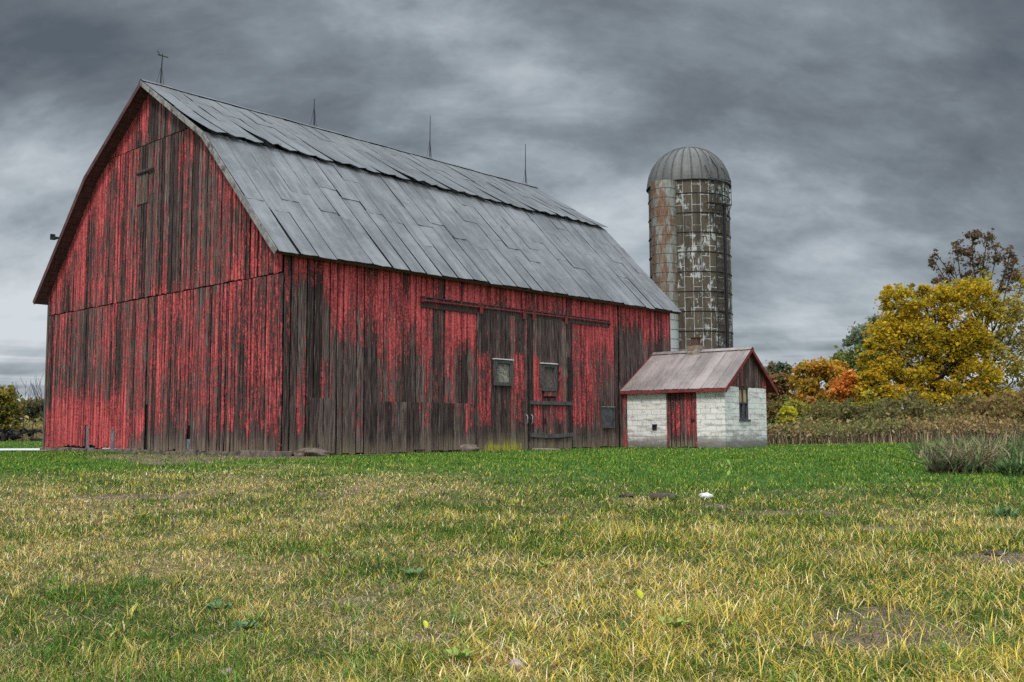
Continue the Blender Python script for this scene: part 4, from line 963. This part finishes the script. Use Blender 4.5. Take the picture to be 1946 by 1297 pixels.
tree('shrub', 'yellow green thicket right of the lemon yellow shrub', 'shrub', g2(1530, 56), [(1520, 775, 56, 18, 16), (1540, 785, 56, 20, 14), (1525, 800, 56, 28, 12)], [(.34, .32, .05), (.22, .24, .05), (.40, .30, .06)], 3600, .08, .05, sub=14)
tree('shrub', 'rusty orange bush low between amber maple and weeds', 'shrub', g2(1537, 60), [(1535, 768, 60, 10, 14), (1540, 782, 60, 12, 12)], [(.50, .22, .08), (.40, .20, .08)], 900, .08, .04, sub=7)
tree('shrub', 'green thicket under the amber maple', 'shrub', g2(1585, 62), [(1570, 782, 62, 24, 16), (1600, 790, 62, 22, 16), (1585, 800, 62, 40, 12)], [(.16, .18, .055), (.22, .20, .06), (.11, .13, .04)], 3600, .085, .05, sub=14)
tree('shrub', 'reddish brown thicket hidden behind the shed corner', 'shrub', g2(1470, 64), [(1465, 775, 64, 18, 18), (1485, 770, 64, 14, 18), (1475, 795, 64, 26, 14)], [(.34, .19, .08), (.24, .20, .06), (.16, .15, .05)], 3200, .085, .05, sub=14)
tree('far_tree', 'dull brown tree far behind the right thickets', 'tree', g2(1920, 90), [(1900, 770, 90, 30, 18), (1935, 760, 90, 26, 20), (1870, 775, 90, 30, 16), (1915, 790, 90, 50, 14)], [(.24, .17, .08), (.18, .15, .07), (.30, .20, .08)], 4000, .14, .2, sub=12)
# left side
tree('ash_tree', 'yellow green tree at the left picture edge', 'tree', g2(8, 70), [(5, 752, 70, 22, 20), (25, 758, 70, 14, 20), (-20, 765, 70, 22, 28), (10, 780, 70, 24, 18), (28, 790, 70, 10, 14), (0, 800, 70, 28, 12), (25, 806, 70, 18, 10)], [(.30, .235, .05), (.21, .19, .05), (.14, .15, .045), (.36, .24, .05)], 5600, .11, .16, sub=12)
tree('oak_tree', 'dark green tree between the yellow green tree and barn wall', 'tree', g2(66, 92), [(58, 775, 92, 18, 14), (78, 770, 92, 16, 14), (66, 795, 92, 26, 14), (95, 775, 92, 22, 16), (60, 812, 92, 30, 10), (90, 800, 92, 24, 14)], [(.14, .155, .07), (.20, .17, .075), (.11, .135, .065), (.30, .18, .08)], 4200, .14, .2, sub=10)
tree('far_tree', 'low rusty brown treetop far off beside the barn wall', 'tree', g2(86, 110), [(82, 765, 110, 12, 8), (95, 768, 110, 16, 10), (84, 785, 110, 22, 12)], [(.30, .16, .08), (.22, .14, .075)], 2500, .15, .15, sub=8)
def bare(px, D, h, lab, lean):
    p = g2(px, D); root = empty('bare_sapling', (p[0], p[1], 0), 0, lab, 'sapling'); mb = MB(); rr = random.Random(px)
    mb.tube([(0, 0, 0), (lean*.4, 0, h*.5), (lean, 0, h)], [.03, .02, .007], 5)
    mb.build('trunk', BARK, root); mb = MB()
    for k in range(9):
        f = rr.uniform(.35, .9); s = (lean*f, 0, h*f); a = rr.choice((-1, 1)); L = h*(1-f)*.7 + .4
        mb.tube([s, (s[0] + a*L*.25, rr.uniform(-.3, .3), s[2] + L*.5), (s[0] + a*L*.35, rr.uniform(-.4, .4), s[2] + L)], [.014, .010, .005], 4)
    mb.build('branches', BARK, root)
bare(44, 64, 4.0, 'bare thin sapling with upright twigs left of the barn', .1); bare(60, 66, 3.6, 'bare forked sapling nearer to the barn wall', .4); bare(92, 52, 3.5, 'leaning bare stem touching the barn wall outline', -.6)

# ------------------------------------------------------------------ tall dry weeds
def weeds(name, label, n, xy, hgt, pal_s, pal_l, wmul=1.0):
    x, y = xy(n); h = hgt(x, y)*rng.uniform(.55, 1.08, n)
    cs = np.array(pal_s)[rng.integers(0, len(pal_s), n)]*rng.uniform(.6, 1.35, (n, 1))
    A = make_blades(x, y, h, np.full(n, .028*wmul)*rng.uniform(.5, 1.6, n), rng.uniform(0, .3, n), rng.uniform(0, .35, n), cs, 3, z0=np.zeros(n))
    k = 3; m_ = n*k; f = rng.uniform(.55, 1.05, m_)
    px = np.repeat(x, k) + rng.normal(0, .10, m_); py = np.repeat(y, k) + rng.normal(0, .10, m_); pz = np.repeat(h, k)*f
    pl_ = np.array(pal_l); zone = sstep(.25, .75, fbm(px*.5, py*.5, 91))
    ci = np.minimum((zone*len(pl_)*.99 + rng.normal(0, .8, m_)).clip(0, len(pl_)-1).astype(int), len(pl_)-1)
    c = pl_[ci]*rng.uniform(.55, 1.4, (m_, 1))
    lowk = f < .70; c[lowk] = np.array(pal_s)[rng.integers(0, len(pal_s), lowk.sum())]*rng.uniform(.5, 1.2, (lowk.sum(), 1))
    B = leaf_quads(np.stack([px, py, np.maximum(pz, .05)], 1), .062*wmul, c, 1.6)
    o = mesh_np(name, *join([A, B]), BLADE); tag(o, label, 'weeds', kind='stuff')
def band_r(n):
    x = rng.uniform(9.5, 34, n); d_ = rng.uniform(0, 1, n)**1.4*7; return x, 42.1 + .42*(x - 11.7) + d_ + .5*np.sin(x*1.3)
STEM = [(.44, .31, .19), (.30, .20, .125), (.18, .12, .08), (.54, .41, .27), (.11, .08, .055)]
weeds('tall_weeds', 'band of tall dry brown weeds along the lawn edge', 12000, band_r, lambda x, y: .2 + 1.5*fbm(x*1.7, y*1.7, 12)**1.3 + .025*(x - 12), STEM, [(.19, .20, .065), (.24, .20, .075), (.16, .18, .06), (.27, .19, .08), (.32, .21, .09)])
def band_l(n):
    x = rng.uniform(-62, -24, n); return x, 77 + rng.uniform(0, 1, n)*9 + .8*np.sin(x)
weeds('tall_weeds', 'strip of tawny weeds beyond the left lawn', 5000, band_l, lambda x, y: 1.3 + .7*fbm(x*.4, y*.4, 14), [(.50, .36, .20), (.40, .28, .15), (.26, .18, .10)], [(.36, .28, .10), (.26, .23, .08), (.42, .28, .12)], 1.5)
# brush heap of dark branches
rr = random.Random(3); c = at(20, 838, 76)
heap = empty('brush_pile', (c[0], c[1], 0), 0, 'dark heap of cut branches at the left lawn edge', 'brush pile')
for k in range(34):
    x, y = rr.uniform(-3.0, 1.6), rr.uniform(-.8, .8); L = rr.uniform(.8, 2.2); a = rr.uniform(-.5, .5); z = rr.uniform(.05, .6) + .5*math.exp(-((x - .9)/.5)**2)*rr.random()
    mb = MB(); mb.tube([(x, y, z), (x + L*.4*math.cos(a*3), y + .3*math.sin(a*5), z + rr.uniform(-.1, .4)), (x + L*.8*math.cos(a*3), y + .2, max(.05, z + rr.uniform(-.3, .5)))], [rr.uniform(.07, .22), .13, .05], 6)
    mb.build('branch', BARK, heap)

# ------------------------------------------------------------------ small things on the lawn
def stone(name, label, cat, x, y, r, m, seed, flat=.7, sink=.25):
    bm = bmesh.new(); bmesh.ops.create_icosphere(bm, subdivisions=3, radius=1)
    for v in bm.verts:
        p = v.co; k = .5 + .95*fbm(p.x*1.8 + seed, p.y*1.8 + p.z*2.1, seed, 4); v.co = Vector((p.x*r*k*1.15, p.y*r*k, p.z*r*k*flat))
    me = bpy.data.meshes.new(name); bm.to_mesh(me); bm.free(); me.materials.append(m)
    me.polygons.foreach_set('use_smooth', [True]*len(me.polygons))
    o = bpy.data.objects.new(name, me); SC.collection.objects.link(o); o.location = (x, y, float(ground_z(x, y)) + r*flat*(1 - sink)); tag(o, label, cat); return o
PINKST = simple('pinkish pebble', (.30, .22, .17), (.48, .37, .30), 22, bump=.4)
stone('stone', 'small pinkish stone lying in the nearest grass', 'stone', .015, 5.62, .036, PINKST, 3, .9, .1)
stone('stone', 'grey brown stone half hidden at the lower left edge', 'stone', -1.56, 5.52, .034, STONE, 8, .8, .1)
EARTH = simple('earthy stone', (.09, .065, .05), (.19, .14, .11), 9, bump=.7, bd=.03)
stone('boulder', 'low brown stone at the barn foot left of the doors', 'stone', *(O[:2] + DU*6.75 - DV*.16), .30, EARTH, 5, .5, .45)
stone('boulder', 'wide flat earthy stone at the near barn corner', 'stone', *(O[:2] + DU*.9 - DV*.22), .5, EARTH, 6, .3, .5)
stone('white_bag', 'crumpled white scrap lying on the lawn', 'litter', 2.69, 13.9, .085, WHITE, 12, .6, .1)
SOIL = simple('dark turned soil', (.035, .024, .018), (.10, .07, .05), 18, bump=.8, bd=.03)
stone('dirt_clod', 'smaller dark dirt clod left of the turned soil heap', 'dirt clod', 1.62, 14.25, .10, SOIL, 22, .35, .55)
stone('dirt_clod', 'longer dark heap of turned soil near the white scrap', 'dirt clod', 2.08, 14.02, .18, SOIL, 23, .3, .5)
stone('dirt_clod', 'dark clod in the bare patch by the right edge', 'dirt clod', 4.6, 9.6, .09, SOIL, 24, .3, .5)
def flat_leaf(mb, c, a, s, tilt):
    c = Vector(c); M = Matrix.Rotation(a, 3, 'Z') @ Matrix.Rotation(tilt, 3, 'X')
    pts = [(0, -1, 0), (.55, -.55, .12), (.72, .1, .2), (.4, .7, .12), (0, 1.05, -.05), (-.4, .7, .12), (-.72, .1, .2), (-.55, -.55, .12)]
    ids = [mb.vert(c + M @ (Vector(p)*s)) for p in pts]; m0 = mb.vert(c)
    for k in range(8): mb.face([ids[k], ids[(k+1) % 8], m0])
YLEAF = simple('fresh yellow leaf', (.40, .42, .03), (.55, .54, .05), 20, bump=.1); GLEAF = simple('broad green leaf', (.05, .11, .04), (.10, .19, .07), 15, bump=.2); YG = simple('yellow green leaf', (.16, .26, .05), (.28, .38, .08), 15, bump=.1)
def fallen(x, y, label, s):
    mb = MB(); z = float(ground_z(x, y)); flat_leaf(mb, (x, y, z + .085), .6, s, 1.0); o = mb.build('fallen_leaf', YLEAF, recalc=False); tag(o, label, 'leaf', 'fallen yellow leaves')
fallen(.93, 7.42, 'bright yellow leaf caught on grass, right of centre', .04); fallen(-.56, 6.45, 'smaller yellow leaf in the near grass left of the pink stone', .026)
# sapling with heart shaped leaves
p = (3.44, 16.0, float(ground_z(3.44, 16))); root = empty('leafy_sapling', p, 0, 'lone thin seedling with few yellow green leaves on the lawn', 'seedling')
mb = MB(); mb.tube([(0, 0, 0), (.03, 0, .15), (.01, 0, .32)], [.006, .005, .003], 5); mb.tube([(.02, 0, .2), (-.11, 0, .26)], .003, 4); mb.build('stem', GLEAF, root)
mb = MB(); 
for c, s in (((.02, -.01, .33), .055), ((-.10, -.02, .28), .04), ((.02, -.03, .16), .05), ((-.03, -.02, .25), .03), ((.06, 0, .24), .03)): flat_leaf(mb, c, random.uniform(0, 6), s, 1.1)
mb.build('leaves', YG, root, recalc=False)
# broadleaf weeds
for k, (x, y, s, lab) in enumerate(((-.85, 8.56, .12, 'broad leaved green weed left of centre in the lawn'), (-.32, 5.75, .10, 'low ragged weed beside the pink stone'), (-2.1, 7.2, .12, 'pale spiky weed in the grass at the lower left'), (.28, 8.9, .09, 'small blue green weed in the middle of the lawn'), (-1.75, 6.6, .10, 'low leafy weed near the bottom left corner'), (1.05, 6.6, .12, 'upright green weed below the yellow leaf'))):
    mb = MB(); z = float(ground_z(x, y))
    for j in range(11): a = j*2.4; mb_c = (x + s*.7*math.cos(a), y + s*.7*math.sin(a), z + .04 + .03*random.random()); flat_leaf(mb, mb_c, a - math.pi/2, s*random.uniform(.22, .36), random.uniform(.2, .9))
    tag(mb.build('weed', GLEAF if k % 2 == 0 else YG, recalc=False), lab, 'weed', 'weeds in the lawn')
def twig(x, y, pts, label):
    mb = MB(); z = float(ground_z(x, y)); mb.tube([(x + a, y + b, z + c) for a, b, c in pts], np.linspace(.010, .003, len(pts)), 5); tag(mb.build('twig', BARK), label, 'twig')
twig(7.75, 18.8, [(0, 0, .06), (-.25, .4, .15), (-.5, .8, .24), (-.55, 1.2, .36)], 'dark stick leaning from the lawn by the long grass clump')
twig(5.35, 13.2, [(0, 0, .02), (-.06, .2, .2), (-.16, .4, .42)], 'thin dark twig standing upright on the right lawn')
# coarse grass clumps on the right
def clump(x, y, n, r, L, pal, label, name='grass_clump'):
    px = x + rng.normal(0, r, n).clip(-1.5*r, 1.5*r); py = y + rng.normal(0, r*.8, n); c = np.array(pal)[rng.integers(0, len(pal), n)]*rng.uniform(.6, 1.3, (n, 1))
    V, Q, C = make_blades(px, py, rng.uniform(.5, 1.1, n)*L, np.full(n, .026)*rng.uniform(.7, 1.5, n), rng.uniform(.05, .75, n), rng.uniform(.25, .95, n), c, 5)
    o = mesh_np(name, V, Q, C, BLADE); tag(o, label, 'grass clump', 'coarse grass clumps')
GC = [(.12, .19, .065), (.19, .26, .11), (.08, .13, .045), (.30, .27, .15), (.15, .105, .075)]; SCOL = [(.44, .34, .20), (.34, .25, .145), (.23, .195, .105), (.18, .235, .095)]
clump(7.8, 17.6, 420, .24, .58, GC + [(.14, .09, .07), (.14, .09, .07)], 'dark leafy grass clump, leftmost at the right edge of the lawn')
clump(8.4, 18.2, 260, .20, .85, SCOL, 'straw coloured grass clump beside the dark leafy one')
clump(8.7, 17.1, 460, .22, .44, GC[:3], 'green arching grass clump right of the straw one')
clump(9.6, 17.9, 520, .36, .62, GC[:4], 'pale green grass clump at the right picture edge')
clump(9.6, 21.2, 420, .5, .8, SCOL + GC[:3] + [(.16, .11, .08)], 'tall dry brown clump standing behind the green ones')
clump(11.2, 21.4, 520, .6, .95, SCOL + GC, 'dry mixed clump at the far right edge')
clump(11.0, 24.5, 420, .6, .8, GC + SCOL + [(.16, .11, .08)], 'farthest dry clump between the lawn and the weeds')
clump(5.9, 12.0, 60, .06, .24, [(.09, .16, .06), (.14, .22, .09)], 'small bluish tuft in the lawn at the right')
